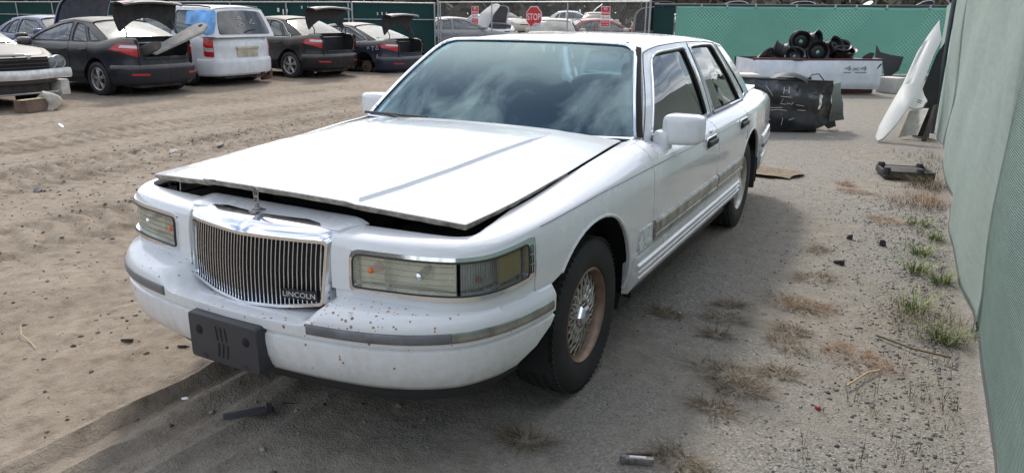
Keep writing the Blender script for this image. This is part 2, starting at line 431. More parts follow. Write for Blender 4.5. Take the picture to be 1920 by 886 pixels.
LENS2 = glass('corner_lamp_glass', (.80, .82, .82), rough=.06, film=.16, filmcol=(.6, .6, .56), ior=1.5)
REFL = mat('lamp_reflector', (.86, .86, .83), .35, .1, var=.3, vscale=8); AMBER = mat('amber_plastic', (.75, .50, .10), .35, var=.15, bump=.3, bscale=120)
ORANGE = mat('orange_bulb', (.75, .16, .03), .3)
LETTER = mat('letter_silver', (.7, .7, .7), .3, .6)

# ------------------------------------------------------------------ the white sedan: skin
car = empty('parked_sedan', (0, 0, 0), 0, 'large old white luxury sedan with popped hood, upright chrome grille and rust-chipped bumper', 'car')
plan = [(.965, 0), (.96, .18), (.942, .36), (.915, .55), (.885, .70), (.845, .80), (.775, .865), (.68, .898), (.57, .915), (.4, .932), (.1, .946), (-.4, .955), (-1.2, .958), (-2.2, .958),
        (-3.0, .95), (-3.5, .928), (-3.95, .885), (-4.22, .845), (-4.34, .79), (-4.40, .68), (-4.43, .45), (-4.44, 0)]
sec = [(.24, .12), (.30, .075), (.345, .04), (.40, .018), (.50, .004), (.62, .0), (.75, .0), (.82, .004), (.865, .012), (.88, .017)]
zc = [(1, .838), (.9, .838), (.80, .842), (.60, .858), (.3, .873), (0, .884), (-.6, .884), (-1.8, .872), (-2.8, .875), (-3.6, .88), (-4.3, .88), (-4.5, .88)]
zt = [(1, .864), (.82, .866), (.6, .884), (.3, .905), (0, .932), (-.5, .975), (-.72, .985), (-.78, .947), (-1.2, .947), (-3.1, .950), (-3.5, .965), (-4.0, .965), (-4.35, .935), (-4.5, .93)]
sh = [(1, .10), (.93, .10), (.87, .07), (.80, .062), (.7, .09), (.5, .13), (0, .148), (-.6, .145), (-.72, .13), (-.8, .125), (-3.1, .125), (-3.6, .18), (-4.2, .2), (-4.5, .14)]
B = Shape(plan, sec, zc, zt, sh, (1.35, 1.9))
SM = Shape.S0+.15
uN = float(B.uy(.775))        # where the header panel ends and the fender begins
def arch(cx, cz, r, s0, n=18, a0=None, flat=1.0):
    """wheel-opening points in (x, s), from front to rear"""
    out = []
    th = math.asin(max(-1, min(1, (s0-cz)/(r*flat)))) if s0 < cz+r*flat else 0
    for i in range(n+1):
        a = th+(PI-2*th)*i/n; out.append((cx+r*math.cos(a), cz+r*flat*math.sin(a)))
    return out
LAMP0, LAMP1 = .708, .838      # lamp band in s
for sg, side in ((1, 'left'), (-1, 'right')):
    fx = B.fx(sg); fu = B.fu(sg)
    # front fender: lamp notch at the front, wheel opening below
    xf0 = float(B.C(uN)[0]); uR = float(B.ux(-.625)); uL = float(B.ux(.545))
    A = [(.05+.425*math.copysign(abs(math.cos(t))**.88, math.cos(t)), .345+.435*math.sin(t)) for t in np.linspace(0, PI, 25)]; A = [(x, s) for x, s in A]
    ua = lambda x: float(B.ux(x))
    out = [(uN, SM)]+[(u, SM) for u in np.linspace(uN, uR, 14)[1:]]+[(uR, .36), (ua(-.375), .36)]
    out += [(ua(x), s) for x, s in A[::-1] if s > .46 or x < 0][0:0]
    for x, s in A[::-1]:
        if s >= .36 and x < 0: out.append((ua(x), s))
    for x, s in A[::-1]:
        if s >= .64 and x >= 0: out.append((ua(x), s))
    out += [(ua(.455), .63), (uL, .63), (uL, LAMP1+.008), (uN, LAMP1+.008)]
    patch('front_fender', out, fu, WHITE, car, .035, thick=.02)
    # wheel-opening lip
    mb = MB(); pts = [Vector(B.P(ua(x), s, sg, -.004)) for x, s in A if not (x > 0 and s < .64)]
    mb.tube(pts, .009, 6); mb.build('arch_lip', WHITE, car)
    # corner lamp panel strip under the lamp on the side (white filler piece)
    patch('filler_panel', [(uL-.001, .70), (uL-.001, .60), (float(B.uy(.36)), .60), (float(B.uy(.36)), .70)], B.fu(sg, -.006), WHITE, car, .03, thick=.01)
    # doors
    fd = roundpoly([(-.632, SM), (-.632, .37), (-1.865, .37), (-1.895, SM)], [0, .03, .03, 0])
    d1 = patch('front_door', fd, fx, WHITE, car, .04, thick=.02)
    Ar = arch(-2.982, .335, .425, .335)
    rd = [(-1.905, SM), (-1.875, .37)]
    rd += [(-2.575, .37)]+[(x, s) for x, s in Ar if x > -2.76 and s > .45]+[(-2.755, .80), (-2.80, SM)]
    d2 = patch('rear_door', rd, fx, WHITE, car, .04, thick=.02)
    qp = [(-2.81, SM), (-2.765, .80)]+[(x, s) for x, s in Ar if x <= -2.765 and (s > .46)]
    qp += [(-3.62, .60)]
    qpu = [(ua(x), s) for x, s in qp]+[(float(u), .60) for u in np.linspace(ua(-3.7), B.U-.001, 10)]+[(B.U-.001, SM-.02)]+[(float(u), SM) for u in np.linspace(B.U-.03, ua(-2.85), 14)]
    patch('quarter_panel', qpu, fu, WHITE, car, .045, thick=.02, ref=lambda P: P*[1, 1, 1]-[-3.2, 0, .6])
    mb = MB(); mb.tube([Vector(B.P(ua(x), s, sg, -.004)) for x, s in Ar if s > .46], .008, 6); mb.build('arch_lip', WHITE, car)
    # wheel housings
    for cx, r in ((0, .46), (-2.982, .45)):
        mb = MB(); n = 16
        def hf(a, b, cx=cx, r=r): 
            an = -.15+(PI+.3)*a; return (cx+r*math.cos(an), sg*(.50+.425*b), .335+r*math.sin(an))
        mb.grid(hf, n, 3); mb.box((cx, sg*.5, .45), (.95, .02, .7)); mb.build('wheel_housing', DARK, car)
    # rocker cladding with three ribs
    def rib(z0):
        return [(.010, z0), (.022, z0+.006), (.022, z0+.016), (.010, z0+.022)]
    prof = [(-.06, .30), (-.028, .305), (-.002, .345), (.012, .37)]+rib(.376)+rib(.404)+rib(.432)+[(.012, .462), (.012, .486), (-.01, .489), (-.06, .45)]
    us = np.linspace(ua(-.405), ua(-2.52), 30)
    B.sweep(prof, us, sg).build('rocker_panel', WHITE, car, angle=50)
    B.sweep([(-.16, .20), (-.075, .22), (-.062, .30), (-.16, .31)], us, sg).build('sill', BLACKP, car)
    # body-side mouldings (worn bright strips)
    for dr, (xa, xb) in ((d1, (-.645, -1.862)), (d2, (-1.885, -2.60))):
        z0, z1 = .505, .612
        pr = [(-.002, z0), (.010, z0+.004), (.016, z0+.022), (.016, z0+.034), (.008, z0+.038), (.008, z0+.046), (.016, z0+.050), (.018, z1-.032), (.018, z1-.012), (.010, z1-.002), (-.002, z1)]
        B.sweep(pr, np.linspace(ua(xa), ua(xb), 14), sg).build('side_moulding', MOULD, dr, angle=30)
    pr = [(-.002, .50), (.007, .505), (.007, .605), (-.002, .61)]
    mb = B.sweep(pr, np.linspace(ua(-.44), ua(-.615), 5), sg); mb.build('scuffed_fender_strip', mat('peeling_strip', (.60, .62, .63), .5, var=.5, vscale=45, bump=.3), car)
    # door handles: black pull in a bright-edged cup
    for dr, hx in ((d1, -1.69), (d2, -2.60)):
        c = Vector(B.P(ua(hx), .845, sg, .012)); mb = MB()
        mb.box(c, (.19, .028, .034)); mb.build('door_handle', BLACKP, dr, bevel=.010, seg=3)
        mb = MB(); q = roundpoly([(-.115, -.030), (.115, -.030), (.115, .034), (-.115, .034)], .02, 4)
        mb.tube([c+Vector((p[0], -sg*.008, p[1])) for p in q], .005, 6, closed=True); mb.build('handle_bezel', CHROME, dr)
        mb = MB(); mb.add([c+Vector((p[0], -sg*.0075, p[1])) for p in q], [tuple(range(len(q)))]); mb.build('handle_cup', BLACKP, dr)
    c = Vector(B.P(ua(-1.74), .905, sg, .002)); mb = MB(); mb.lathe([(.001, .006), (.013, .006), (.016, 0)], 'y', 16, c); mb.build('lock_cylinder', CHROME, d1)
    # pinstripe along the crease
    mb = MB(); mb.tube([Vector(B.P(ua(x), .872, sg, .0005)) for x in np.linspace(.50, -.62, 24)], .0022, 5); mb.build('pinstripe', STRIP, car)
    for dr, (xa, xb) in ((d1, (-.64, -1.88)), (d2, (-1.90, -2.75))):
        mb = MB(); mb.tube([Vector(B.P(ua(x), .872, sg, .0005)) for x in np.linspace(xa, xb, 20)], .0022, 5); mb.build('pinstripe', STRIP, dr)

# header panel with openings for grille and lamps
uG = float(B.uy(.350)); uH0 = float(B.uy(.436)); 
def fboth(u, v):
    p = B.P(np.abs(u), v, 1); p[:, 1] *= np.where(u < 0, -1, 1); return p
hp = [(-uN, SM), (-uN, LAMP1+.008), (-uN, LAMP1+.006), (-uH0+.015, LAMP1+.006), (-uH0+.005, LAMP1), (-uH0+.005, LAMP0-.02), (-uG, LAMP0-.02), (-uG, .90)]
hp = hp+[(-x, s) for x, s in hp[::-1]]
hp = [(-uN, SM)]+[(x, s) for x, s in hp[1:]]+[]
patch('header_panel', hp, fboth, WHITE, car, .03, thick=.02, ref=lambda P: P-[0, 0, .5])
# lamps
def lamp(sg):
    u0, u1, u2 = uH0, uN+.015, float(B.ux(.595)); uE = float(B.ux(.545))
    o1 = roundpoly([(u0, LAMP0), (u1, LAMP0), (u1, LAMP1), (u0, LAMP1)], [.015, .004, .004, .03])
    o2 = roundpoly([(u1+.012, LAMP0), (u2, LAMP0+.008), (u2, LAMP1), (u1+.012, LAMP1)], [.004, .015, .02, .004])
    hl = patch('headlight', o1, B.fu(sg, -.010), LENS, car, .03, thick=.03)
    cl = patch('corner_lamp', o2, B.fu(sg, -.010), LENS2, car, .03, thick=.03)
    # reflector shell behind the lens, divider, bulbs
    patch('reflector', [(u0+.004, LAMP0+.004), (u1-.004, LAMP0+.004), (u1-.004, LAMP1-.004), (u0+.004, LAMP1-.004)], lambda u, v: B.P(u, v, sg, -.040-.025*np.sin((u-u0)/(u1-u0)*PI)), REFL, hl, .03, thick=0)
    ud = u0+(u1-u0)*.30
    mb = MB(); mb.add([B.P(ud, LAMP0+.004, sg, -.012), B.P(ud, LAMP1-.004, sg, -.012), B.P(ud, LAMP1-.004, sg, -.09), B.P(ud, LAMP0+.004, sg, -.09)], [(0, 1, 2, 3)]); mb.build('divider', REFL, hl)
    for k, (uu, mt, r) in enumerate(((u0+(u1-u0)*.17, ORANGE, .013), (u0+(u1-u0)*.66, CHROME, .017))):
        mb = MB(); c = Vector(B.P(uu, .775, sg, -.030)); mb.lathe([(.001, .03), (r*.7, .025), (r, 0), (r*1.5, -.03)], 'x', 16, c); mb.build('bulb', mt, hl)
    mb = MB()
    for k in range(5):
        zz = LAMP0+.016+.023*k; mb.tube([B.P(q, zz, sg, -.008) for q in np.linspace(u0+.012, u1-.008, 8)], .0011, 4)
    mb.build('lens_flutes', LENS2, hl)
    patch('reflector', [(u1+.016, LAMP0+.004), (u2-.004, LAMP0+.012), (u2-.004, LAMP1-.004), (u1+.016, LAMP1-.004)], B.fu(sg, -.05), REFL, cl, .03, thick=0)
    patch('amber_reflector', [(u1+(u2-u1)*.55, LAMP0+.012), (u2-.012, LAMP0+.018), (u2-.012, LAMP1-.010), (u1+(u2-u1)*.55, LAMP1-.010)], B.fu(sg, -.022), AMBER, cl, .03, thick=.006)
    mb = MB(); c = Vector(B.P(u1+(u2-u1)*.28, .755, sg, -.035)); mb.lathe([(.001, .02), (.010, .012), (.012, 0)], 'y', 12, c); mb.build('bulb', ORANGE, cl)
    mb = MB()
    for q in np.linspace(u1+.02, u1+(u2-u1)*.53, 16): mb.tube([B.P(q, LAMP0+.01, sg, -.009), B.P(q, LAMP1-.008, sg, -.009)], .0016, 4)
    mb.build('lens_flutes', LENS2, cl)
    # one bright surround round both lamps
    lo = roundpoly([(u0-.014, LAMP0-.024), (u2+.030, LAMP0-.012), (u2+.042, LAMP1+.018), (u0-.014, LAMP1+.018)], [.03, .012, .03, .045], 6)
    li = roundpoly([(u0, LAMP0), (u2, LAMP0+.008), (u2, LAMP1), (u0, LAMP1)], [.015, .015, .02, .03], 6)
    patch('chrome_surround', lo, B.fu(sg, .006), CHROME, car, .025, holes=[li], thick=.03)
    mb = MB(); mb.tube([Vector(p) for p in B.fu(sg, .007)(*resample(li, .03).T)], .0035, 6, closed=True); mb.build('lamp_gasket', BLACKP, car)
    mb = MB()
    for z in (LAMP0+.015, LAMP0+.052, LAMP0+.089): mb.tube([B.P(u2+.012, z, sg, .007), B.P(u2+.012, z+.03, sg, .007), B.P(u2+.024, z+.03, sg, .007), B.P(u2+.024, z, sg, .007)], .0016, 5, closed=True)
    mb.build('surround_mark', BLACKP, car)
lamp(1); lamp(-1)

# front bumper
bplan = [(1.095, 0), (1.09, .18), (1.07, .38), (1.03, .57), (.965, .72), (.87, .835), (.74, .905), (.60, .94), (.46, .955), (.3, .96)]
FB = Shape(bplan, [(0, 0), (.88, 0)], [(1.2, .6), (0, .6)], [(1.2, .7), (0, .7)], [(1.2, 0), (0, 0)])
uE = float(FB.ux(.455)); uLow = float(FB.ux(.74)); uMid = float(FB.ux(.56))
def bprof(u):
    y = float(FB.C(u)[1]); x = float(FB.C(u)[0])
    k = min(1, max(0, (y-.30)/.10)); k = k*k*(3-2*k)           # scooped under the grille
    e = min(1, max(0, (.80-x)/.25))                               # ledge fades out along the side
    d = .155*(1-e)+.03*e; zt_ = .572+.074*k-.0*e; zt_ -= .012*e
    return [(-.20 if e < .5 else -.05, zt_-.01), (-d, zt_), (-d*.5, zt_-.006*k), (-.022-.02*(1-k), .575+.060*k), (-.006, .573+.040*k), (0, .572+.026*k), (0, .553), (-.001, .538), (-.010, .532), (-.012, .524), (-.003, .518), (-.002, .49), (-.008, .44), (-.024, .395), (-.052, .368), (-.09, .36), (-.16, .375)]
ends = []
for d, z in bprof(0):
    t = min(1, max(0, (.52-z)/.16)); ends.append(uE-(uE-uLow)*t**1.3)
us = np.unique(np.concatenate([np.linspace(0, uLow, 46), np.linspace(uLow, uE, 14)]))
mb = FB.sweep(bprof, us, 1, uend=ends, both=True); bump = mb.build('front_bumper', WHITE_B, car, angle=50)
for sg in (1, -1):
    u0 = float(FB.uy(.350)); pr = [(-.004, .551), (.005, .553), (.008, .560), (.008, .579), (.005, .586), (-.004, .588)]
    um = float(FB.uy(.80))
    FB.sweep(pr, np.linspace(u0, um, 16), sg).build('bumper_strip', STRIP, bump, angle=40)
    FB.sweep(pr, np.linspace(um+.002, uE-.025, 12), sg).build('bright_bumper_strip', CHROME_W, bump, angle=40)
    FB.sweep([(-.13, .37), (-.125, .31), (-.135, .285), (-.16, .285), (-.18, .37)], np.linspace(.02, float(FB.ux(.50)), 20), sg).build('air_dam', BLACKP, bump)
# licence plate bracket
mb = MB(); q = roundpoly([(-.168, .375), (.168, .375), (.168, .545), (-.168, .545)], .016, 4)
fr = lambda p: (1.128-.12*p[0]**2, p[0], p[1]); bk = lambda p: (1.02, p[0]*1.03, .005+p[1])
mb.prism(q, bk, fr); plate = mb.build('plate_bracket', GREYP, car, bevel=.006, seg=3)
for y in (-.115, .115): MB().lathe([(.002, .004), (.009, .004), (.014, .0015), (.017, 0)], 'x', 16, (1.1265, y, .487)).build('bolt', DARK, plate)
mb = MB()
for dy in (-.022, 0, .022):
    for a_, b_ in (((dy-.006, .517), (dy, .465)), ((dy+.004, .455), (dy-.003, .403))): MB().tube([(1.127, *a_), (1.127, *b_)], .0016, 6).build('embossed_stripe', BLACKP, plate)
for y in (-.10, .10): MB().tube([(1.126, y-.014, .392), (1.126, y, .396), (1.126, y+.014, .388)], .0035, 6).build('slot', BLACKP, plate)

# grille
def gx(y, z): return 1.012-.28*y*y-.10*abs(y)-.10*(z-.59)
gz0 = lambda y: .572+.30*y*y
gout = roundpoly([(-.322, gz0(.30)+.004), (-.16, gz0(.16)), (0, gz0(0)), (.16, gz0(.16)), (.322, gz0(.30)+.004), (.336, .828), (-.336, .828)], [.02, 0, 0, 0, .02, .022, .022], 6)
gin = roundpoly([(-.312, gz0(.291)+.016), (-.15, gz0(.15)+.011), (0, gz0(0)+.011), (.15, gz0(.15)+.011), (.312, gz0(.291)+.016), (.325, .817), (-.325, .817)], [.01, 0, 0, 0, .01, .014, .014], 5)
gf = lambda a, b: np.stack([gx(a, b)+.012, a, b], -1)
gr = patch('grille', gout, gf, CHROME, car, .03, holes=[gin], thick=.05, ref=lambda P: P*0+[1, 0, 0])
# bright shell sweeping back from the face over the top and down both flanks
path = [(.300-.004*0, z) for z in np.linspace(gz0(.30)+.012, .800, 8)]
path = [(.322+.0135*min(1, max(0, (z-.60)/.2)), z) for z in np.linspace(gz0(.30)+.010, .802, 9)]+[(.336-.024*(1-math.cos(t)), .804+.024*math.sin(t)) for t in np.linspace(.2, PI/2, 6)]+[(y, .828) for y in np.linspace(.289, 0, 9)]
path = path+[(-y, z) for y, z in path[::-1][1:]]
rings = []
for k, t in enumerate(np.linspace(0, 1, 7)):
    ring = []
    for (y, z) in path:
        up = min(1, max(0, (z-.78)/.048)); sd_ = 1-up if abs(y) < .27 else 1
        gy = .042*math.sin(t*PI/2)*min(1, max(0, (abs(y)-.2)/.1))*(.35+.65*min(1, max(0, (z-.6)/.2)))
        gz = (.040*math.sin(t*PI/2))*up+.006*(1-(y/.31)**2)*t*up
        ring.append((gx(y, z)+.012-.012*math.sin(t*PI)*0-(.095*up+.12*(1-up))*t**1.25, y+math.copysign(gy, y), z+gz))
    rings.append(ring)
m = len(path); mb = MB(); mb.add([p for r in rings for p in r], [(i*m+j, i*m+j+1, (i+1)*m+j+1, (i+1)*m+j) for i in range(6) for j in range(m-1)])
mb.build('grille_shell', CHROME, gr, angle=75)
mb = MB(); mb.grid(lambda a, b: (gx(-.3+.6*a, .57+.26*b)-.035, -.33+.66*a, .575+.25*b), 20, 4); mb.build('grille_backing', mat('grille_backing', (.012, .014, .020), .5), gr)
nb = 37; slat_me = None
for i in range(nb):
    y = -.304+.608*i/(nb-1)
    za, zb = gz0(y)+.010, .818
    mb = MB(); mb.add([(0, 0, 0)], [])
    mb.v.clear(); ring = []
    for z in np.linspace(za, zb, 5):
        bow = .006*math.sin((z-za)/(zb-za)*PI); x = gx(y, z)+bow
        ring.append([(x-.016, y-.0012, z), (x-.004, y-.0026, z), (x, y-.0015, z), (x, y+.0015, z), (x-.004, y+.0026, z), (x-.016, y+.0012, z)])
    vs = [p for r in ring for p in r]; fs = [(k*6+j, k*6+(j+1) % 6, (k+1)*6+(j+1) % 6, (k+1)*6+j) for k in range(4) for j in range(6)]
    mb.add(vs, fs); mb.build('slat', CHROME, gr, angle=30)
def text(body, size, mtx, material, name, parent=None, depth=.002):
    cu = bpy.data.curves.new(name, 'FONT'); cu.body = body; cu.size = size; cu.align_x = 'CENTER'; cu.align_y = 'CENTER'; cu.extrude = depth; cu.resolution_u = 3
    to = bpy.data.objects.new(name, cu); COL.objects.link(to); dg = bpy.context.evaluated_depsgraph_get()
    me = bpy.data.meshes.new_from_object(to.evaluated_get(dg)); bpy.data.objects.remove(to); bpy.data.curves.remove(cu)
    me.transform(mtx); me.materials.clear(); me.materials.append(material)
    o = bpy.data.objects.new(name, me); COL.objects.link(o)
    if parent: o.parent = parent
    return o
def facing(origin, xdir, ydir):
    x = Vector(xdir).normalized(); z = x.cross(Vector(ydir)).normalized(); y = z.cross(x)
    m = Matrix((x, y, z)).transposed().to_4x4(); m.translation = Vector(origin); return m
xd = Vector((gx(.27, .63)-gx(.17, .63), .10, 0))
mb = MB(); mb.box((gx(.232, .632)+.006, .232, .632), (.008, .132, .034), Matrix.Rotation(math.atan2(-xd.x, xd.y), 3, 'Z')); mb.build('badge_plate', mat('badge_black', (.012, .013, .016), .35), gr, bevel=.002)
text('LINCOLN', .0265, facing((gx(.232, .632)+.0115, .232, .632), xd, (0, 0, 1)) @ Matrix.Diagonal((1.12, 1, 1, 1)), LETTER, 'badge_lettering', gr, .001)
# hood ornament: a thin upright frame on a stepped foot
mb = MB(); mb.box((.918, 0, .886), (.05, .034, .008)); mb.box((.918, 0, .893), (.030, .020, .008)); mb.box((.918, 0, .905), (.012, .012, .022))
q = [(0, .908), (.008, .914), (.010, .962), (.008, .970), (-.008, .970), (-.010, .962), (-.008, .914)]
mb.tube([(.918, p[0], p[1]) for p in q], .0038, 6, closed=True); mb.box((.918, 0, .940), (.005, .003, .058)); mb.box((.918, 0, .936), (.006, .022, .005))
mb.build('hood_ornament', mat('dull_chrome', (.40, .41, .43), .25, 1, var=.2, vscale=40), car, bevel=.0015, seg=1)

# hood: closed shape, then swung up a little about its rear hinge
HINGE = Vector((-.64, 0, .972)); ROT = Matrix.Rotation(-math.radians(1.85), 4, 'Y')
def hood_h(x, y):
    ye = np.interp(x, [-.66, 0, .45, .76], [.765, .785, .782, .765]); ze = np.interp(x, [-.66, -.5, 0, .3, .6, .85], [.978, .968, .926, .897, .870, .854])
    r = np.clip(np.abs(y)/ye, 0, 1.05); z = ze+.040*(1-r**2.4)
    yc = np.interp(x, [-.6, -.2, .3, .82], [.47, .44, .41, .362]); k = np.clip((yc-np.abs(y))/.0055, -1, 1); st = .5+.5*np.sin(k*PI/2)
    fade = np.clip((x+.56)/.25, .15, 1); z = z+.015*st*fade
    z = z-.02*np.clip((x-.80)/.06, 0, 1)**2*0
    return z
def hood_P(x, y):
    p = np.stack([x, y, hood_h(x, y)], -1)-np.array(HINGE); R = np.array(ROT.to_3x3()); return p@R.T+np.array(HINGE)
ho = []
for y in np.linspace(-.765, -.40, 8): ho.append((.755+.068*(1-((abs(y)-.40)/.365)**1.5)*.9, y))
ho += [(.822, -.375), (.850, -.352)]+[(.852+.012*(1-(y/.35)**2), y) for y in np.linspace(-.33, .33, 12)]+[(.850, .352), (.822, .375)]
for y in np.linspace(.40, .765, 8): ho.append((.755+.068*(1-((abs(y)-.40)/.365)**1.5)*.9, y))
ho += [(.45, .782), (0, .785), (-.3, .776), (-.655, .762)]+[(-.655+.055*(1-(y/.76)**2), y) for y in np.linspace(.70, -.70, 15)]+[(-.655, -.762), (-.3, -.776), (0, -.785), (.45, -.782)]
creases = []
for s_ in (1, -1):
    for k_ in (-1.6, -1.0, -.5, 0, .5, 1.0, 1.6):
        xs_ = np.arange(-.52, .80, .018); creases.append(np.stack([xs_, s_*(np.interp(xs_, [-.6, -.2, .3, .82], [.47, .44, .41, .362])-k_*.0055)], 1))
hood = patch('hood', ho, hood_P, WHITE, car, .03, thick=.004, ref=lambda P: P*0+[0, 0, 1], lines=creases)
# painted strip of the header behind the grille, under the popped hood
hc = roundpoly([(.905, -.36), (.905, .36), (.80, .41), (.80, -.41)], .01, 2)
patch('header_strip', hc, lambda x, y: np.stack([x, y, .862+.022*np.clip((.905-x)/.10, 0, 1)**.7*np.clip((.42-np.abs(y))/.06, 0, 1)], -1), WHITE, car, .03, thick=.02, ref=lambda P: P*0+[0, 0, 1])
mb = MB(); fr = [p for p in ho if p[0] > .44]; rear = None
edge = [(0, -.785), (.45, -.782)]+ho[:ho.index((.45, .782))+1]+[(0, .785)]
ring = []
for (x, y) in resample(edge+[(-.3, .776), (-.3, .776), (-.3, -.776)], .05)[:-34]: pass
pe = [np.array(p) for p in edge]
fine = []
for a, b in zip(pe[:-1], pe[1:]):
    m = max(1, int(np.linalg.norm(b-a)/.04)); fine += [a+(b-a)*i/m for i in range(m)]
fine.append(pe[-1]); fine = np.array(fine)
P3 = hood_P(fine[:, 0], fine[:, 1]); cen = np.array([.1, 0])
vs = []; 
for p, f2 in zip(P3, fine):
    d = np.array([f2[0]-.1, f2[1]*.75]); d = d/np.linalg.norm(d); jit = rng.normal(0, .0012, 3)
    o_ = np.array([d[0], d[1], 0])
    vs += [p+np.array([0, 0, -.0045])-o_*.001, p+np.array([0, 0, -.014])-o_*.004+jit, p+np.array([0, 0, -.024])-o_*.012+jit, p+np.array([0, 0, -.022])-o_*.045, p+np.array([0, 0, -.008])-o_*.05]
n5 = len(P3); fs = [(i*5+j, i*5+j+1, (i+1)*5+j+1, (i+1)*5+j) for i in range(n5-1) for j in range(4)]
mb.add(vs, fs); mb.build('hood_edge', HOODLIP, hood)
patch('hood_liner', [(p[0]*.95-.01, p[1]*.95) for p in ho], lambda x, y: hood_P(x, y)-np.array([0, 0, .03]), BLACKP, hood, .08, thick=0, ref=lambda P: P*0+[0, 0, -1])
# engine bay: dark box with a few lumps, yellow cap
mb = MB(); mb.box((.1, 0, .60), (1.50, 1.5, .02)); mb.box((-.60, 0, .76), (.02, 1.56, .36)); mb.box((.30, 0, .72), (.5, .62, .22)); mb.box((.66, -.5, .74), (.2, .3, .18)); mb.box((.5, .55, .72), (.3, .25, .2)); mb.box((.80, 0, .74), (.06, 1.2, .20))
for s in (1, -1): mb.box((.02, s*.765, .70), (1.25, .02, .22))
mb.build('engine_bay', DARK, car)
mb = MB(); mb.lathe([(.001, .012), (.012, .010), (.014, 0), (.014, -.02)], 'z', 14, (.79, .15, .862)); mb.build('filler_cap', mat('yellow_cap', (.55, .42, .03), .5), car)
mb = MB(); mb.box((-1.9, 0, .30), (4.6, 1.5, .10)); mb.box((-1.9, 0, .40), (2.0, 1.75, .16)); mb.box((-3.9, 0, .5), (.7, 1.6, .3)); mb.build('underbody', DARK, car)
# cowl under the windscreen
mb = MB(); mb.grid(lambda a, b: (-.60-.18*b+.05*(1-(2*a-1)**2)*(1-b), (-.80+1.6*a), .965+.012*b), 20, 3); mb.build('cowl', BLACKP, car)

# greenhouse: roof and pillars in one sheet
def zr(x): return np.interp(x, [-4, -3.3, -3.05, -2.8, -2.4, -1.9, -1.5, -1.2, -.7], [1.40, 1.40, 1.402, 1.424, 1.441, 1.446, 1.438, 1.414, 1.414])
def G(x, s, sg=1, ex=0.0):
    x = np.asarray(x, float); s = np.asarray(s, float)
    zb = .925; Z = zr(x); zs = Z-.062
    yb = np.interp(x, [-3.8, -3.5, -3.1, -2.4, -1.2, -.9, -.7], [.765, .79, .825, .838, .838, .836, .83]); yt = np.interp(x, [-3.7, -3.1, -2.6, -1.8, -1.3, -1.0], [.60, .632, .655, .66, .642, .64])
    a = np.clip(s, -.2, 1); y = yb+(yt-yb)*(.92*a+.08*a*a)+.012*np.sin(np.clip(a, 0, 1)*PI); z = zb+(zs-zb)*a
    th = np.clip(s-1, 0, 1)*PI/2; q = 2/2.35
    cy = np.power(np.maximum(np.cos(th), 1e-6), q); sy = np.power(np.maximum(np.sin(th), 1e-9), q)
    top = s > 1
    y = np.where(top, yt*cy, y); z = np.where(top, zs+(Z-zs)*sy, z)
    nx = np.where(top, sy, .33); y = y+ex*np.where(top, cy, .94); z = z+ex*nx
    return np.stack([x, y*sg, z], -1)
def sz(x, z): return (z-.925)/(zr(x)-.062-.925)
def xz(pts): return [(x, float(sz(x, z))) for x, z in pts]
WS_TOPX, RW_TOPX = -1.215, -3.0
W1 = xz([(-.92, .952), (-2.05, .952), (-1.955, 1.368), (-1.35, 1.346)]); W1 = roundpoly(W1, [.10, .05, .07, .12], 6)
W2 = xz([(-2.19, .952), (-3.07, .955), (-2.70, 1.366), (-2.075, 1.372)]); W2 = roundpoly(W2, [.05, .04, .07, .08], 6)
W3 = xz([(-3.185, .965), (-3.30, .985), (-2.845, 1.365), (-2.775, 1.370)]); W3 = roundpoly(W3, [.02, .05, .04, .02], 4)
def fG(a, b):   # a = x ; b in [0,4]: left side, roof, right side
    b = np.asarray(b, float); l = b <= 2; p = G(a, np.where(l, b, 4-b)); p[:, 1] *= np.where(l, 1, -1); return p
half = [(-.735, .0)]
for t in np.linspace(0, 1, 8)[1:]: half.append((-.735+(-1.24+.735)*t, 1.02*t))
half += [(-1.243, 1.15), (-1.236, 1.4), (-1.22, 1.7)]
rearh = [(-2.985, 1.7), (-3.01, 1.4), (-3.03, 1.2), (-3.10, 1.0), (-3.35, .55), (-3.56, .15), (-3.66, 0)]
roof_out = half+[(-1.212, 2.0)]+[(x, 4-s) for x, s in half[::-1]]+[(x, 4-s) for x, s in rearh[::-1]]+[(-2.98, 2.0)]+rearh
def mir(h): return [(x, 4-s) for x, s in h][::-1]
roof = patch('roof', roof_out, fG, WHITE, car, .05, holes=[W1, W2, W3, mir(W1), mir(W2), mir(W3)], thick=.025, ref=lambda P: P-[-2, 0, .9])
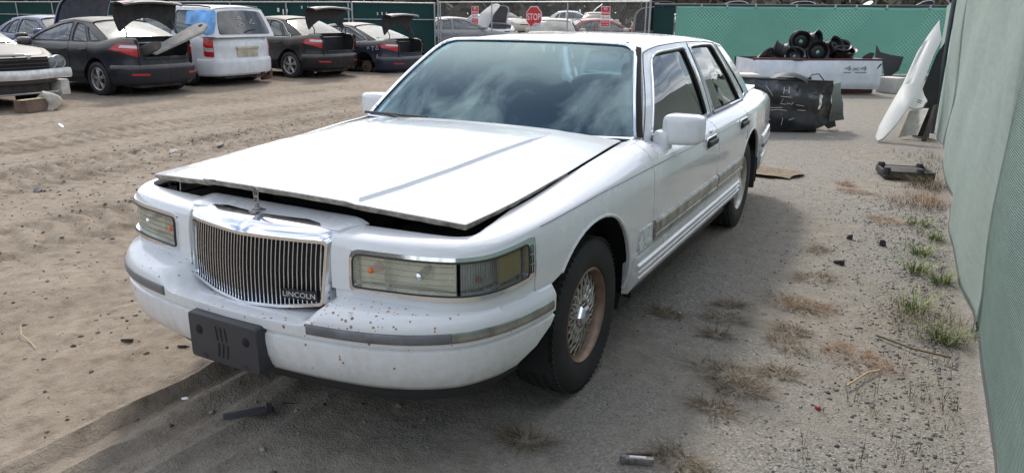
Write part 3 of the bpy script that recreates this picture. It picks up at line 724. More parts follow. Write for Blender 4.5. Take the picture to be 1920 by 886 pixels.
for sg in (1, -1):
    doors = [o for o in car.children if o.name.startswith(('front_door', 'rear_door')) and (o.data.vertices[0].co.y > 0) == (sg > 0)]
    dfr = [o for o in doors if o.name.startswith('front')][0]; drr = [o for o in doors if o.name.startswith('rear')][0]
    for w_, par in ((W1, dfr), (W2, drr), (W3, car)):
        patch('side_window', w_, lambda x, s: G(x, s, sg, -.014), GLASS_S, par, .06, thick=0)
        q = resample(w_, .05); pts = [Vector(p) for p in G(q[:, 0], q[:, 1], sg, .003)]
        mb = MB(); mb.tube(pts, .0075, 6, closed=True); mb.build('window_trim', CHROME, par)
        q2 = q+(np.mean(q, axis=0)-q)*np.array([.03, .03]); mb = MB(); mb.tube([Vector(p) for p in G(q2[:, 0], q2[:, 1], sg, -.006)], .009, 6, closed=True); mb.build('window_seal', RUBBER, par)
    # belt sill moulding
    for par, (xa, xb) in ((dfr, (-.92, -2.08)), (drr, (-2.17, -3.10))):
        mb = MB(); mb.tube([Vector(G(x, .055, sg, .005)) for x in np.linspace(xa, xb, 14)], .012, 6, flat=(.8, 1.3)); mb.build('belt_moulding', STRIP, par)
    # black drip line between roof and door frames
    dl = [(-.80, .06), (-1.0, .48), (-1.22, .93), (-1.32, 1.06), (-1.5, 1.10), (-2.0, 1.12), (-2.6, 1.10), (-2.80, 1.04), (-2.96, .8), (-3.2, .35), (-3.36, .06)]
    c = catmull(dl, 6); mb = MB(); mb.tube([Vector(p) for p in G(c[:, 0], c[:, 1], sg, .0005)], .0032, 5); mb.build('drip_line', BLACKP, car)
    mb = MB(); mb.tube([Vector(p) for p in G(np.linspace(-2.055, -2.13, 8)+.0, np.linspace(1.08, .03, 8), sg, .0005)], .0028, 5); mb.build('door_seam', BLACKP, car)
# windscreen
def WS(a, b):
    a = np.asarray(a, float); b = np.asarray(b, float)
    yb, yt = .818, .612
    y = a*(yb+(yt-yb)*b)
    xb = -.62-.085*np.abs(a)**2.2; xt = -1.205-.028*np.abs(a)**2.2
    x = xb+(xt-xb)*b+.030*np.sin(b*PI)*(1-.3*a*a); z = .972+.006*np.abs(a)**2+(1.412-.018*np.abs(a)**2.4-.972)*b+.014*np.sin(b*PI)
    return np.stack([x, y, z], -1)
wo = roundpoly([(-1, 0), (1, 0), (1, 1), (-1, 1)], [.03, .03, .16, .16], 6)
ws = patch('windshield', wo, WS, GLASS_F, car, .06, thick=0, ref=lambda P: P*0+[1, 0, 1])
q = resample(wo, .05); pts = [Vector(p) for p in WS(q[:, 0], q[:, 1])]
mb = MB(); mb.tube([p+Vector((.004, 0, .004)) for p in pts], .010, 6, closed=True); mb.build('windshield_trim', CHROME, car)
# ceramic black band
wi = [(p[0]*.955, .05+p[1]*.93) for p in wo]
patch('black_band', wo, lambda a, b: WS(a, b)-np.array([.002, 0, .003]), DARK, ws, .05, holes=[wi], thick=0)
for sg in (1, -1):
    mb = MB(); mb.grid(lambda a, b: tuple(np.array(WS(sg*(1.0+.042*b), .02+.96*a))+np.array([-.012*b, 0, .004-.006*b])), 14, 3); mb.build('pillar_trim', DARK, car)
mb = MB(); mb.grid(lambda a, b: tuple(np.array(WS((-1+2*a)*.93, 1.0))+np.array([-.012*b, 0, .006+.010*b-.002])), 24, 2); mb.build('roof_edge_trim', BLACKP, car)
mb = MB(); mb.add([tuple(WS(a, b)+np.array([-.006, 0, -.006])) for a, b in ((.76, .93), (.84, .93), (.84, .86), (.76, .86))], [(0, 1, 2, 3)]); mb.build('sticker', mat('pale_sticker', (.6, .62, .5), .6), ws)
# rear window
def RW(a, b):
    a = np.asarray(a, float); b = np.asarray(b, float); y = a*(.70+(.585-.70)*b)
    x = -3.60+(.59)*b+.10*a*a*(1-.5*b)*.6; z = .965+(1.402-.965)*b-.02*np.abs(a)**2*b; return np.stack([x, y, z], -1)
patch('rear_window', roundpoly([(-1, 0), (1, 0), (1, 1), (-1, 1)], [.06]*4), RW, glass('rear_glass', (.55, .66, .62), ior=1.45), car, .08, thick=0, ref=lambda P: P*0+[-1, 0, 1])
# trunk lid and rear bumper
def TR(x, y):
    ye = np.interp(x, [-4.38, -4.2, -3.6], [.70, .70, .72]); z = np.interp(x, [-4.42, -4.36, -4.2, -3.6, -3.5], [.925, .953, .972, .972, .972]); return np.stack([x, y, z+.018*(1-(np.abs(y)/ye)**2.2)], -1)
patch('trunk_lid', roundpoly([(-3.55, -.76), (-3.55, .76), (-4.10, .72), (-4.34, .66), (-4.385, .4), (-4.395, -.0), (-4.385, -.4), (-4.34, -.66), (-4.10, -.72)], [0, 0, .05, .05, 0, 0, 0, .05, .05]), TR, WHITE, car, .07, thick=.02, ref=lambda P: P*0+[0, 0, 1])
uR0, uR1 = float(B.ux(-3.47)), B.U
rb = [(-.07, .34), (-.02, .34), (.008, .38), (.014, .47), (.008, .475), (.008, .49), (.016, .495), (.016, .535), (.004, .545), (.004, .565), (.018, .575), (.020, .60), (.012, .635), (-.02, .645), (-.06, .63)]
for sg in (1, -1):
    B.sweep(rb, np.linspace(uR0, uR1, 40), sg).build('rear_bumper', WHITE, car, angle=40)
    B.sweep([(.004, .535), (.022, .540), (.022, .566), (.004, .570)], np.linspace(uR0+.03, uR1, 40), sg).build('rear_bumper_strip', STRIP, car)
    patch('tail_lamp', roundpoly([(B.U-.78, .67), (B.U-.02, .67), (B.U-.02, .80), (B.U-.78, .80)], .02), B.fu(sg, .004), mat('red_lens', (.35, .01, .012), .2, coat=.5), car, .06, thick=.01, ref=lambda P: P-[-3.2, 0, .6])
    # mud flap hanging behind the rear wheel opening
    mb = MB(); mb.box((-3.40, sg*.84, .42), (.03, .16, .40)); mb.build('splash_guard', BLACKP, car, bevel=.01)
# wipers
for pts, bl in (([(-.60, -.42, .985), (-.645, -.60, 1.003), (-.662, -.74, 1.012)], [(-.655, -.80, 1.010), (-.640, -.36, 1.012)]), ([(-.585, .26, .985), (-.615, .14, 1.006), (-.625, .06, 1.013)], [(-.628, -.03, 1.006), (-.606, .34, 1.004)])):
    mb = MB(); mb.tube(pts, [.011, .008, .005], 6, flat=(1, .6)); mb.tube(bl, .006, 6, flat=(.7, 1.5)); mb.build('wiper', BLACKP, car)
# door mirrors
def superbox(c, r, e=.45, nu=28, nv=18, shape=None):
    mb = MB()
    def f(a, b):
        u = 2*PI*a; v = -PI/2+PI*b; s_ = lambda t, p: math.copysign(abs(t)**p, t)
        p = Vector((s_(math.cos(v), e)*s_(math.cos(u), e)*r[0], s_(math.cos(v), e)*s_(math.sin(u), e)*r[1], s_(math.sin(v), e)*r[2]))
        if shape: p = shape(p)
        return p+Vector(c)
    mb.grid(f, nu, nv, closed_u=True); return mb
for sg in (1, -1):
    def shp(p):
        k = (p.y*sg+.125)/.25; p.z *= 1-.10*k; p.x *= .75+.25*(1-abs(2*k-1)); p.x += -.05*k; return p
    mir_ = superbox((-.955, sg*.978, 1.008), (.070, .098, .080), .40, shape=shp).build('door_mirror', WHITE, dfr if False else car)
    mb = MB(); mb.grid(lambda a, b: (-1.03+.005, sg*(.985-.09+.18*a), 1.008-.065+.13*b), 2, 2); mb.build('mirror_glass', mat('mirror', (.7, .7, .7), .03, 1), mir_)
    superbox((-.945, sg*.882, .935), (.048, .042, .068), .4, 16, 12).build('mirror_arm', WHITE, mir_)
# interior
def cushion(c, r, name, m=SEAT, tilt=0, e=.35):
    R = Matrix.Rotation(tilt, 3, 'Y'); mb = superbox((0, 0, 0), r, e, 20, 12); mb.v = [R @ p+Vector(c) for p in mb.v]; return mb.build(name, m, car)
for s in (1, -1):
    cushion((-1.72, s*.36, .60), (.27, .25, .09), 'seat_cushion'); cushion((-2.02, s*.36, .86), (.09, .25, .27), 'seat_backrest', tilt=-.3)
    cushion((-2.08, s*.36, 1.17), (.05, .13, .085), 'headrest', tilt=-.15)
cushion((-2.85, 0, .60), (.25, .62, .09), 'rear_bench'); cushion((-3.12, 0, .84), (.09, .62, .26), 'rear_backrest', tilt=-.3)
for s in (1, -1): cushion((-3.28, s*.40, 1.045), (.05, .14, .055), 'rear_headrest')
mb = MB(); mb.grid(lambda a, b: (-.66-.42*b, -.78+1.56*a, .965-.012*b+.02*math.sin(b*PI)), 20, 5); mb.grid(lambda a, b: (-1.08+.03*b, -.78+1.56*a, .953-.3*b), 20, 3); mb.build('dashboard', DASH, car)
mb = MB(); mb.tube([(-1.28-.10*math.sin(t), .36+.19*math.cos(t), .93+.165*math.sin(t)) for t in np.linspace(0, 2*PI, 28)[:-1]], .014, 8, closed=True); mb.tube([(-1.08, .36, .88), (-1.28, .36, .93)], .03, 8); mb.box((-1.28, .36, .93), (.04, .34, .03)); mb.build('steering_wheel', mat('wheel_leather', (.10, .12, .13), .5), car)
mb = MB()
for s in (1, -1):
    mb.grid(lambda a, b: (-1.3-2.1*a, s*.79, .55+.38*b), 8, 2)
mb.box((-2.2, 0, .48), (2.6, 1.6, .03)); mb.box((-3.42, 0, .93), (.42, 1.45, .02)); mb.build('cabin_trim', SEAT, car)
mb = MB()
for s in (1, -1): mb.tube([tuple(WS(s*.955, b)+np.array([-.045, 0, -.03])) for b in np.linspace(0.02, .95, 8)], .022, 8)
mb.build('pillar_cover', TRIM, car)
patch('headliner', [(-1.28, -.55), (-1.28, .55), (-2.9, .55), (-2.9, -.55)], lambda x, y: np.stack([x, y, zr(x)-.035-.03*np.abs(y/.55)**2], -1), TRIM, car, .1, thick=0, ref=lambda P: P*0+[0, 0, -1])
mb = MB(); mb.box((-1.30, .02, 1.315), (.03, .20, .06)); mb.tube([(-1.22, .02, 1.39), (-1.28, .02, 1.33)], .008, 6); mb.build('rear_view_mirror', BLACKP, car, bevel=.01)

# wheels
def make_wheel(parent, c, sg, mrim, R=.341, rr=.205):
    w = .108
    mb = MB()
    prof = [(rr, .075), (rr+.006, .100), (rr+.03, .108), (rr+.075, .112), (R-.030, .104), (R-.012, .092), (R-.003, .075)]
    for g in (.045, 0, -.045): prof += [(R, g+.014), (R-.008, g+.007), (R-.008, g-.007), (R, g-.014)]
    prof += [(R-.003, -.075), (R-.014, -.094), (R-.05, -.110), (rr, -.09)]
    mb.lathe([(r, h*sg) for r, h in prof], 'y', 72)
    for k in range(72):       # shoulder lugs
        a = 2*PI*k/72
        for h in (.083, -.083, .023, -.023):
            p = Vector((math.cos(a)*(R-(.0065 if abs(h) > .05 else .003)), h*sg, math.sin(a)*(R-(.0065 if abs(h) > .05 else .003)))); mb.box(p, (.006, .030, .016), Matrix.Rotation(-a, 3, 'Y') @ Matrix.Rotation(.5, 3, 'X'))
    wh = MB().lathe([(rr+.004, .094*sg), (rr-.004, .100*sg), (rr-.012, .094*sg), (rr-.018, .070*sg), (rr-.024, .030*sg), (rr-.026, -.08*sg), (rr-.002, -.09*sg)], 'y', 56).build('wheel', mrim, parent, angle=50)
    wh.location = c
    mb.build('tyre', TYRE, wh, angle=40)
    sp = MB(); nsp = 20
    for k in range(nsp):
        for d in (1, -1):
            a = 2*PI*k/nsp; b = a+d*2*PI*1.6/nsp
            sp.tube([(.062*math.cos(a), sg*.070, .062*math.sin(a)), (.12*math.cos((a+b)/2), sg*(.068+.006*d*0), .12*math.sin((a+b)/2)), ((rr-.016)*math.cos(b), sg*.052, (rr-.016)*math.sin(b))], [.0055, .0048, .0052], 5)
    sp.lathe([(.03, .06*sg), (.07, .066*sg), (.075, .055*sg), (.07, .04*sg)], 'y', 32)
    sp.build('spoke_lattice', RIMS, wh)
    MB().lathe([(.001, .098*sg), (.030, .098*sg), (.044, .090*sg), (.050, .080*sg), (.055, .05*sg)], 'y', 6).build('hub_cap', CHROME, wh, angle=20)
    MB().lathe([(.02, .01*sg), (rr-.03, .012*sg)], 'y', 32).build('brake_disc', mat('brake_dark', (.03, .028, .026), .7), wh)
    return wh
for sg in (1, -1):
    make_wheel(car, (0, sg*.795, .338), sg, RIM); make_wheel(car, (-2.982, sg*.795, .338), sg, RIMS)
# ------------------------------------------------------------------ ground
_NT = rng.random((256, 256))
def vnoise(x, y):
    xi = np.floor(x).astype(int); yi = np.floor(y).astype(int); fx = x-xi; fy = y-yi
    fx = fx*fx*(3-2*fx); fy = fy*fy*(3-2*fy); t = lambda a, b: _NT[a % 256, b % 256]
    return (t(xi, yi)*(1-fx)+t(xi+1, yi)*fx)*(1-fy)+(t(xi, yi+1)*(1-fx)+t(xi+1, yi+1)*fx)*fy
def fbm(x, y, o=4):
    v = 0; a = .5
    for i in range(o): v = v+a*(vnoise(x*2**i+17.3*i, y*2**i+5.1*i)-.5); a *= .55
    return v
def ground_z(x, y):
    x = np.asarray(x, float); y = np.asarray(y, float)
    z = .030*fbm(x*.55, y*.55, 3)
    rough = np.clip((-.2-y)/.5, .25, 1)                      # churned sand left of the car, flatter gravel on the right
    z = z+rough*(.024*fbm(x*2.2, y*3.0, 4)+.040*np.abs(fbm(x*6, y*9+3, 5)))
    z = z+.006*fbm(x*16, y*16, 2)
    def rut(c, wd, dep, x0, x1, wig=.03):
        yc = c+wig*np.sin(x*1.3+c*5); d = (y-yc)/wd; m = np.clip((x-x0)/.5, 0, 1)*np.clip((x1-x)/.5, 0, 1)
        return m*(-dep*np.exp(-d**8)*(1+.5*fbm(x*5, y*9, 3))+dep*.75*np.exp(-((np.abs(d)-1.28)/.2)**2)*(.6+1.1*vnoise(x*6, y*6+c*7)))
    z = z+rut(-.53, .06, .034, -.2, 4)+rut(-.36, .055, .030, -.2, 4, .02)+rut(-.12, .07, .018, 0, 4)
    sm = np.exp(-((y+1.88-.04*np.sin(x*.9))/.16)**6)         # a smooth pressed wheel track
    z = z*(1-.9*sm*np.clip((x+1.5)/1, 0, 1))-.012*sm*np.clip((x+1.5)/1, 0, 1)
    for c, k in ((-5.2, 1), (-5.75, -1), (-6.9, 1), (-7.5, -1), (-3.2, 1), (-3.7, -1), (-9.0, 1)):   # lug prints of yard loaders
        yc = c+.12*np.sin(x*.35+c); m = np.exp(-((y-yc)/.24)**6); ph = (x+k*.5*np.abs(y-yc))*2*PI/.21
        z = z+m*.022*(np.sin(ph)-.2)*(.4+1.2*vnoise(x*.8, y*.8+c))
    return z
def axis(a, b, s, lo, hi, g=1.16):
    m = list(np.arange(a, b, s)); st = s; p = a
    left = []
    while p > lo: st *= g; p -= st; left.append(p)
    st = s; p = m[-1]; right = []
    while p < hi: st *= g; p += st; right.append(p)
    return np.array(left[::-1]+m+right)
gx_ = axis(-9, 3.0, .035, -400, 400); gy_ = axis(-9, 2.6, .035, -400, 400)
X, Y = np.meshgrid(gx_, gy_, indexing='ij')
far = np.clip((np.hypot(X+5, Y+4)-14)/8, 0, 1)
Z = ground_z(X, Y)*(1-far)
tyre_pts = [(0, .795), (0, -.795), (-2.982, .795), (-2.982, -.795)]
for px_, py_ in tyre_pts: Z = Z*(1-np.exp(-(((X-px_)/.28)**4+((Y-py_)/.2)**4)))
nx, ny = X.shape
idx = np.arange(nx*ny).reshape(nx, ny)
F = np.stack([idx[:-1, :-1], idx[1:, :-1], idx[1:, 1:], idx[:-1, 1:]], -1).reshape(-1, 4)
me = bpy.data.meshes.new('ground'); me.vertices.add(nx*ny); me.vertices.foreach_set('co', np.stack([X, Y, Z], -1).astype(np.float32).ravel())
me.loops.add(F.size); me.loops.foreach_set('vertex_index', F.astype(np.int32).ravel()); me.polygons.add(len(F)); me.polygons.foreach_set('loop_start', np.arange(0, F.size, 4, dtype=np.int32))
me.polygons.foreach_set('use_smooth', np.ones(len(F), bool)); me.update(calc_edges=True); me.validate()
ground = bpy.data.objects.new('ground', me); COL.objects.link(ground); tag(ground, kind='structure')
def ground_mat():
    m, Nn, Ll, b = new_mat('sand_and_gravel'); t = Nn.new('ShaderNodeTexCoord'); v = t.outputs['Object']
    s = Nn.new('ShaderNodeSeparateXYZ'); Ll.new(v, s.inputs[0])
    n1 = noise(Nn, Ll, .8, 6, .62, v); n2 = noise(Nn, Ll, 9, 7, .68, v); n3 = noise(Nn, Ll, 75, 4, .7, v); n4 = noise(Nn, Ll, .25, 4, .6, v)
    sand = ramp(Nn, Ll, n2.outputs['Fac'], [(.28, (.16, .125, .092)), (.46, (.27, .225, .175)), (.72, (.35, .30, .24))])
    sand2 = ramp(Nn, Ll, n1.outputs['Fac'], [(.33, (.55, .50, .46)), (.58, (1, 1, 1))])
    mu = Nn.new('ShaderNodeMix'); mu.data_type = 'RGBA'; mu.blend_type = 'MULTIPLY'; mu.inputs[0].default_value = .55; Ll.new(sand, mu.inputs[6]); Ll.new(sand2, mu.inputs[7])
    # gravel: cells of mixed greys
    vo = Nn.new('ShaderNodeTexVoronoi'); vo.inputs['Scale'].default_value = 120; Ll.new(v, vo.inputs['Vector'])
    sc_ = Nn.new('ShaderNodeSeparateColor'); Ll.new(vo.outputs['Color'], sc_.inputs[0])
    grav = ramp(Nn, Ll, sc_.outputs[0], [(0, (.15, .145, .138)), (.35, (.225, .212, .19)), (.75, (.29, .272, .243)), (.97, (.38, .36, .33))])
    gsand = ramp(Nn, Ll, n2.outputs['Fac'], [(.3, (.21, .185, .155)), (.7, (.33, .30, .255))])
    gm = ramp(Nn, Ll, n1.outputs['Fac'], [(.40, (0, 0, 0)), (.62, (1, 1, 1))])
    gg = mixc(Nn, Ll, gm, gsand, grav)
    a = Nn.new('ShaderNodeMath'); a.operation = 'MULTIPLY_ADD'; Ll.new(n4.outputs['Fac'], a.inputs[0]); a.inputs[1].default_value = 1.6; Ll.new(s.outputs[1], a.inputs[2])
    fm = Nn.new('ShaderNodeMapRange'); Ll.new(a.outputs[0], fm.inputs[0]); fm.inputs[1].default_value = .1; fm.inputs[2].default_value = 1.1; fm.interpolation_type = 'SMOOTHSTEP'
    c = mixc(Nn, Ll, fm.outputs[0], mu.outputs[2], gg)
    # dark specks and grit
    sp = ramp(Nn, Ll, n3.outputs['Fac'], [(.27, (.35, .33, .31)), (.36, (1, 1, 1))])
    m2 = Nn.new('ShaderNodeMix'); m2.data_type = 'RGBA'; m2.blend_type = 'MULTIPLY'; m2.inputs[0].default_value = .8; Ll.new(c, m2.inputs[6]); Ll.new(sp, m2.inputs[7])
    Ll.new(m2.outputs[2], b.inputs['Base Color']); b.inputs['Roughness'].default_value = .95; b.inputs['Specular IOR Level'].default_value = .15
    b1 = Nn.new('ShaderNodeBump'); b1.inputs['Strength'].default_value = .8; b1.inputs['Distance'].default_value = .04; Ll.new(n2.outputs['Fac'], b1.inputs['Height'])
    b2 = Nn.new('ShaderNodeBump'); b2.inputs['Strength'].default_value = .5; b2.inputs['Distance'].default_value = .006; Ll.new(n3.outputs['Fac'], b2.inputs['Height']); Ll.new(b1.outputs[0], b2.inputs['Normal'])
    b3 = Nn.new('ShaderNodeBump'); b3.inputs['Strength'].default_value = .5; b3.inputs['Distance'].default_value = .006; b3.invert = True; Ll.new(vo.outputs['Distance'], b3.inputs['Height']); Ll.new(b2.outputs[0], b3.inputs['Normal'])
    Ll.new(b3.outputs[0], b.inputs['Normal']); return m
me.materials.append(ground_mat())
def gz_at(x, y): return float(ground_z(np.array([x]), np.array([y]))[0])

# ------------------------------------------------------------------ far tree line
def leaf_cloud(n, centre_fn, size, name, material, parent=None):
    C_ = np.array([centre_fn() for _ in range(n)]); s = rng.uniform(size[0], size[1], n)[:, None]
    a = rng.normal(size=(n, 3)); a /= np.linalg.norm(a, axis=1, keepdims=True); b = np.cross(a, rng.normal(size=(n, 3))); b /= np.linalg.norm(b, axis=1, keepdims=True)
    V = np.stack([C_-a*s, C_-b*s*.6, C_+a*s, C_+b*s*.6], 1).reshape(-1, 3); Fq = np.arange(4*n).reshape(n, 4)
    return link_mesh(name, V, Fq, material, parent, False)
TREE = mat('winter_woods', (.085, .078, .050), .9, var=.55, vscale=.12)
crowns = []
for i in range(420):
    t = i/419; th = math.radians(128+t*215); r = 95+rng.uniform(-14, 22); crowns.append((2.7+r*math.cos(th), 2+r*math.sin(th), rng.uniform(4.5, 10), rng.uniform(3, 6)))
def tc_():
    c = crowns[rng.integers(len(crowns))]; d = rng.normal(size=3); d /= np.linalg.norm(d); d *= rng.random()**.4
    return (c[0]+d[0]*c[3], c[1]+d[1]*c[3], max(.2, c[2]*.55+d[2]*c[2]*.5))
tl = leaf_cloud(60000, tc_, (.25, .85), 'tree_line', TREE); tag(tl, 'distant mass of brownish bare woods beyond the yard', 'trees', kind='stuff')

# ------------------------------------------------------------------ fences
def fabric_mat(name, col, trans, tcol, rough=.9, weave=0, lines=.25):
    m, Nn, Ll, b = new_mat(name); Nn.remove(b); out = Nn['Material Output']; t = Nn.new('ShaderNodeTexCoord'); v = t.outputs['Object']
    mpn = Nn.new('ShaderNodeMapping'); Ll.new(v, mpn.inputs[0]); mpn.inputs['Rotation'].default_value = (0, .7, .2); mpn.inputs['Scale'].default_value = (3, 3, 14)
    n = noise(Nn, Ll, 1.6, 6, .7, mpn.outputs[0]); n2 = noise(Nn, Ll, .9, 4, .6, v); n3 = noise(Nn, Ll, 130, 2, .5, v)
    ad = Nn.new('ShaderNodeMath'); Ll.new(n.outputs['Fac'], ad.inputs[0]); Ll.new(n2.outputs['Fac'], ad.inputs[1])
    a2 = Nn.new('ShaderNodeMath'); a2.operation = 'MULTIPLY_ADD'; Ll.new(n3.outputs['Fac'], a2.inputs[0]); a2.inputs[1].default_value = .5; Ll.new(ad.outputs[0], a2.inputs[2])
    def rr(c): return ramp(Nn, Ll, a2.outputs[0], [(.0, tuple(k*.5 for k in c)), (1, tuple(k*(1+lines) for k in c))])
    mr = Nn.new('ShaderNodeMapRange'); Ll.new(a2.outputs[0], mr.inputs[0]); mr.inputs[1].default_value = .75; mr.inputs[2].default_value = 1.75
    def rr(c): return ramp(Nn, Ll, mr.outputs[0], [(.0, tuple(k*(1-lines) for k in c)), (1, tuple(k*(1+lines) for k in c))])
    d = Nn.new('ShaderNodeBsdfDiffuse'); Ll.new(rr(col), d.inputs[0]); tr = Nn.new('ShaderNodeBsdfTranslucent'); Ll.new(rr(tcol), tr.inputs[0])
    mx = Nn.new('ShaderNodeMixShader'); mx.inputs[0].default_value = trans; Ll.new(d.outputs[0], mx.inputs[1]); Ll.new(tr.outputs[0], mx.inputs[2])
    if weave:
        wv = Nn.new('ShaderNodeTexWave'); wv.bands_direction = 'Z'; wv.inputs['Scale'].default_value = weave; wv.inputs['Distortion'].default_value = 1.5; wv.inputs['Detail'].default_value = 1; Ll.new(v, wv.inputs['Vector'])
        bp = Nn.new('ShaderNodeBump'); bp.inputs['Strength'].default_value = .8; bp.inputs['Distance'].default_value = .004; Ll.new(wv.outputs['Fac'], bp.inputs['Height']); Ll.new(bp.outputs[0], d.inputs['Normal'])
    Ll.new(mx.outputs[0], out.inputs[0]); return m
GALV = mat('galvanised_pipe', (.36, .37, .38), .45, .6, var=.25, vscale=9)
DARKPIPE = mat('dark_pipe', (.05, .06, .075), .5, .3)
FAB_R = fabric_mat('pale_green_mesh', (.33, .375, .342), .30, (.42, .52, .45), lines=.2)
FAB_R2 = fabric_mat('pale_green_mesh_single', (.20, .245, .22), .30, (.27, .39, .33), weave=28, lines=.22)
FAB_R3 = fabric_mat('pale_green_mesh_thin', (.33, .41, .35), .45, (.55, .66, .56), lines=.2)
FAB_G = fabric_mat('green_mesh', (.05, .13, .112), .52, (.145, .35, .30), lines=.14)
FAB_D = fabric_mat('dark_green_windscreen', (.020, .046, .046), .06, (.03, .09, .08), lines=.25)
def cloth(p0, p1, z0, z1, wr, seed, push=0, nx_=None, nz_=18, hem=0):
    p0 = np.array(p0, float); p1 = np.array(p1, float); d = p1-p0; Lg = np.linalg.norm(d); d /= Lg; nrm = np.array([-d[1], d[0]]); n = nx_ or max(8, int(Lg/.12)); mb = MB()
    def f(a, b):
        q = p0+d*Lg*a; u = Lg*a
        k = wr*(float(vnoise(np.array([u*1.6+seed]), np.array([b*2.2+seed*3]))[0])-.5)*2+wr*.8*math.sin(u*2.1+b*5+seed)*(b*(1-b)*3)
        k += hem*max(0, .12-b)/.12*(float(vnoise(np.array([u*2.5+seed]), np.array([.5]))[0]))
        zz = z0+(z1-z0)*b+(.03*math.sin(u*1.7+seed) if b == 0 else 0)
        return (q[0]+nrm[0]*(k+push), q[1]+nrm[1]*(k+push), zz)
    mb.grid(f, n, nz_); mb.f0 = f; return mb
def pipe(p, q, r, name, m, parent): return MB().tube([p, q], r, 10).build(name, m, parent)
def chainlink(p0, p1, z0, z1, cell, r, parent, material, name='chain_link'):
    """woven wire: zigzag wires, joined into one part"""
    p0 = np.array(p0, float); p1 = np.array(p1, float); d = p1-p0; Lg = np.linalg.norm(d); d /= Lg; up = np.array([0, 0, 1.0]); out = np.array([-d[1], d[0], 0])
    V = []; Fc = []; half = cell/2; rows = int((z1-z0)/half); cols = int(Lg/cell)
    d3 = np.array([d[0], d[1], 0]); P0 = np.array([p0[0], p0[1], 0]); cols = int(Lg/half)
    for c in range(cols):
        pts = []
        for k in range(rows+1):
            x = c*half+(half*1.03 if (k+c) % 2 else -half*.03)
            pts.append(P0+d3*x+up*(z0+k*half)+out*(.002 if k % 2 else -.002))
        b = len(V)
        for p in pts: V += [p+d3*r, p+out*r, p-d3*r, p-out*r]
        for k in range(rows):
            for j in range(4): Fc.append((b+k*4+j, b+k*4+(j+1) % 4, b+(k+1)*4+(j+1) % 4, b+(k+1)*4+j))
    o = link_mesh(name, V, Fc, material, parent, False); tag(o, kind='stuff'); return o

# right-hand fence, close beside the car
rf = empty('mesh_fence', (-8, 2.42, 0), 0, 'long fence hung with pale green mesh fabric, running close along the right side', 'fence')
def attach(o, par): o.parent = par; o.matrix_parent_inverse = par.matrix_world.inverted() if False else Matrix.Translation(-par.location); return o
def fpart(mb, name, m, par, **k): return attach(mb.build(name, m, None, **k), par)
fpart(cloth((-9.55, 2.30), (-21.2, 2.34), .06, 1.86, .035, 4.2, nz_=14), 'fabric_panel', FAB_R3, rf, angle=None)
fpart(cloth((-7.55, 2.335), (-9.75, 2.285), .05, 1.90, .03, 9.1, nz_=14), 'fabric_panel', FAB_R, rf, angle=None)
C3 = cloth((-1.45, 2.40), (-7.75, 2.345), .02, 1.92, .045, 2.6); fpart(C3, 'fabric_panel', FAB_R, rf, angle=None)
C4 = cloth((4.5, 2.47), (-1.55, 2.41), .03, 1.92, .03, 6.4); fpart(C4, 'fabric_panel', FAB_R2, rf, angle=None)
HEM = mat('grey_hem', (.10, .11, .105), .85)
for c_, k in ((C3, 40), (C4, 40)):
    hem = MB(); hem.tube([Vector(c_.f0(a, .008))+Vector((0, -.004, 0)) for a in np.linspace(0, 1, k)], .006, 6, flat=(2.4, .5), up=(0, 0, 1)); fpart(hem, 'hem', HEM, rf)
fpart(MB().tube([(4.5, 2.56, 1.94), (-21.3, 2.45, 1.88)], .022, 8), 'top_rail', GALV, rf)
for x in (3.6, .6, -2.4, -5.4, -12.5, -15.5, -18.5, -21.3): fpart(MB().tube([(x, 2.50+max(0,x+2)*.02, 0), (x, 2.50+max(0,x+2)*.02, 1.98)], .03, 10), 'fence_post', GALV, rf)
fpart(MB().tube([(-9.26, 2.235, 0), (-9.87, 2.245, 1.84)], .032, 10), 'leaning_post', DARKPIPE, rf)
fpart(MB().tube([(-9.75, 2.17, 0), (-9.95, 2.21, .75), (-10.0, 2.25, 1.3)], .024, 8), 'rusty_stake', mat('rusty_stake', (.09, .06, .045), .8), rf)
fpart(MB().tube([(-21.3, 2.40, 1.9), (-20.6, 2.20, 2.12)], .025, 8), 'rail_end', GALV, rf)

# back fence, green mesh glowing with the sun behind it
A0, A1 = (-18.95, -5.1), (-21.35, 2.38)
bf = empty('mesh_fence', (-20, -1.4, 0), 0, 'bright green mesh fence across the back, lit from behind, chain link showing through', 'fence')
fpart(cloth((A1[0], A1[1]), (-19.15, -4.5), .04, 1.83, .03, 1.4, nz_=12), 'fabric_panel', FAB_G, bf, angle=None)
fpart(cloth((-19.13, -4.55), (A0[0], A0[1]), .04, 1.80, .01, 3.3, nz_=8), 'dark_fabric_panel', FAB_D, bf, angle=None)
dv = np.array(A1)-np.array(A0); dv /= np.linalg.norm(dv); nb_ = np.array([-dv[1], dv[0]]); 
sgn = 1 if nb_[0] < 0 else -1; offp = lambda p, k: (p[0]+sgn*nb_[0]*k, p[1]+sgn*nb_[1]*k)
attach(chainlink(offp(A0, .012), offp(A1, .012), .02, 1.80, .10, .006, None, DARKPIPE), bf)
fpart(MB().tube([(*offp(A0, -.01), 1.845), (*offp(A1, -.01), 1.855)], .036, 8), 'top_rail', DARKPIPE, bf)
for t in (1.0,):
    p = offp(np.array(A0)+(np.array(A1)-np.array(A0))*t, .10); fpart(MB().tube([(*p, 0), (*p, 1.84)], .026, 8), 'fence_post', GALV, bf)
for t in (.17, .26, .36, .5, .63, .7, .8, .94):
    p = offp(np.array(A0)+(np.array(A1)-np.array(A0))*t, -.01); fpart(MB().tube([(*p, 1.78), (*p, 1.89)], .0425, 8), 'rail_tie', GALV, bf)

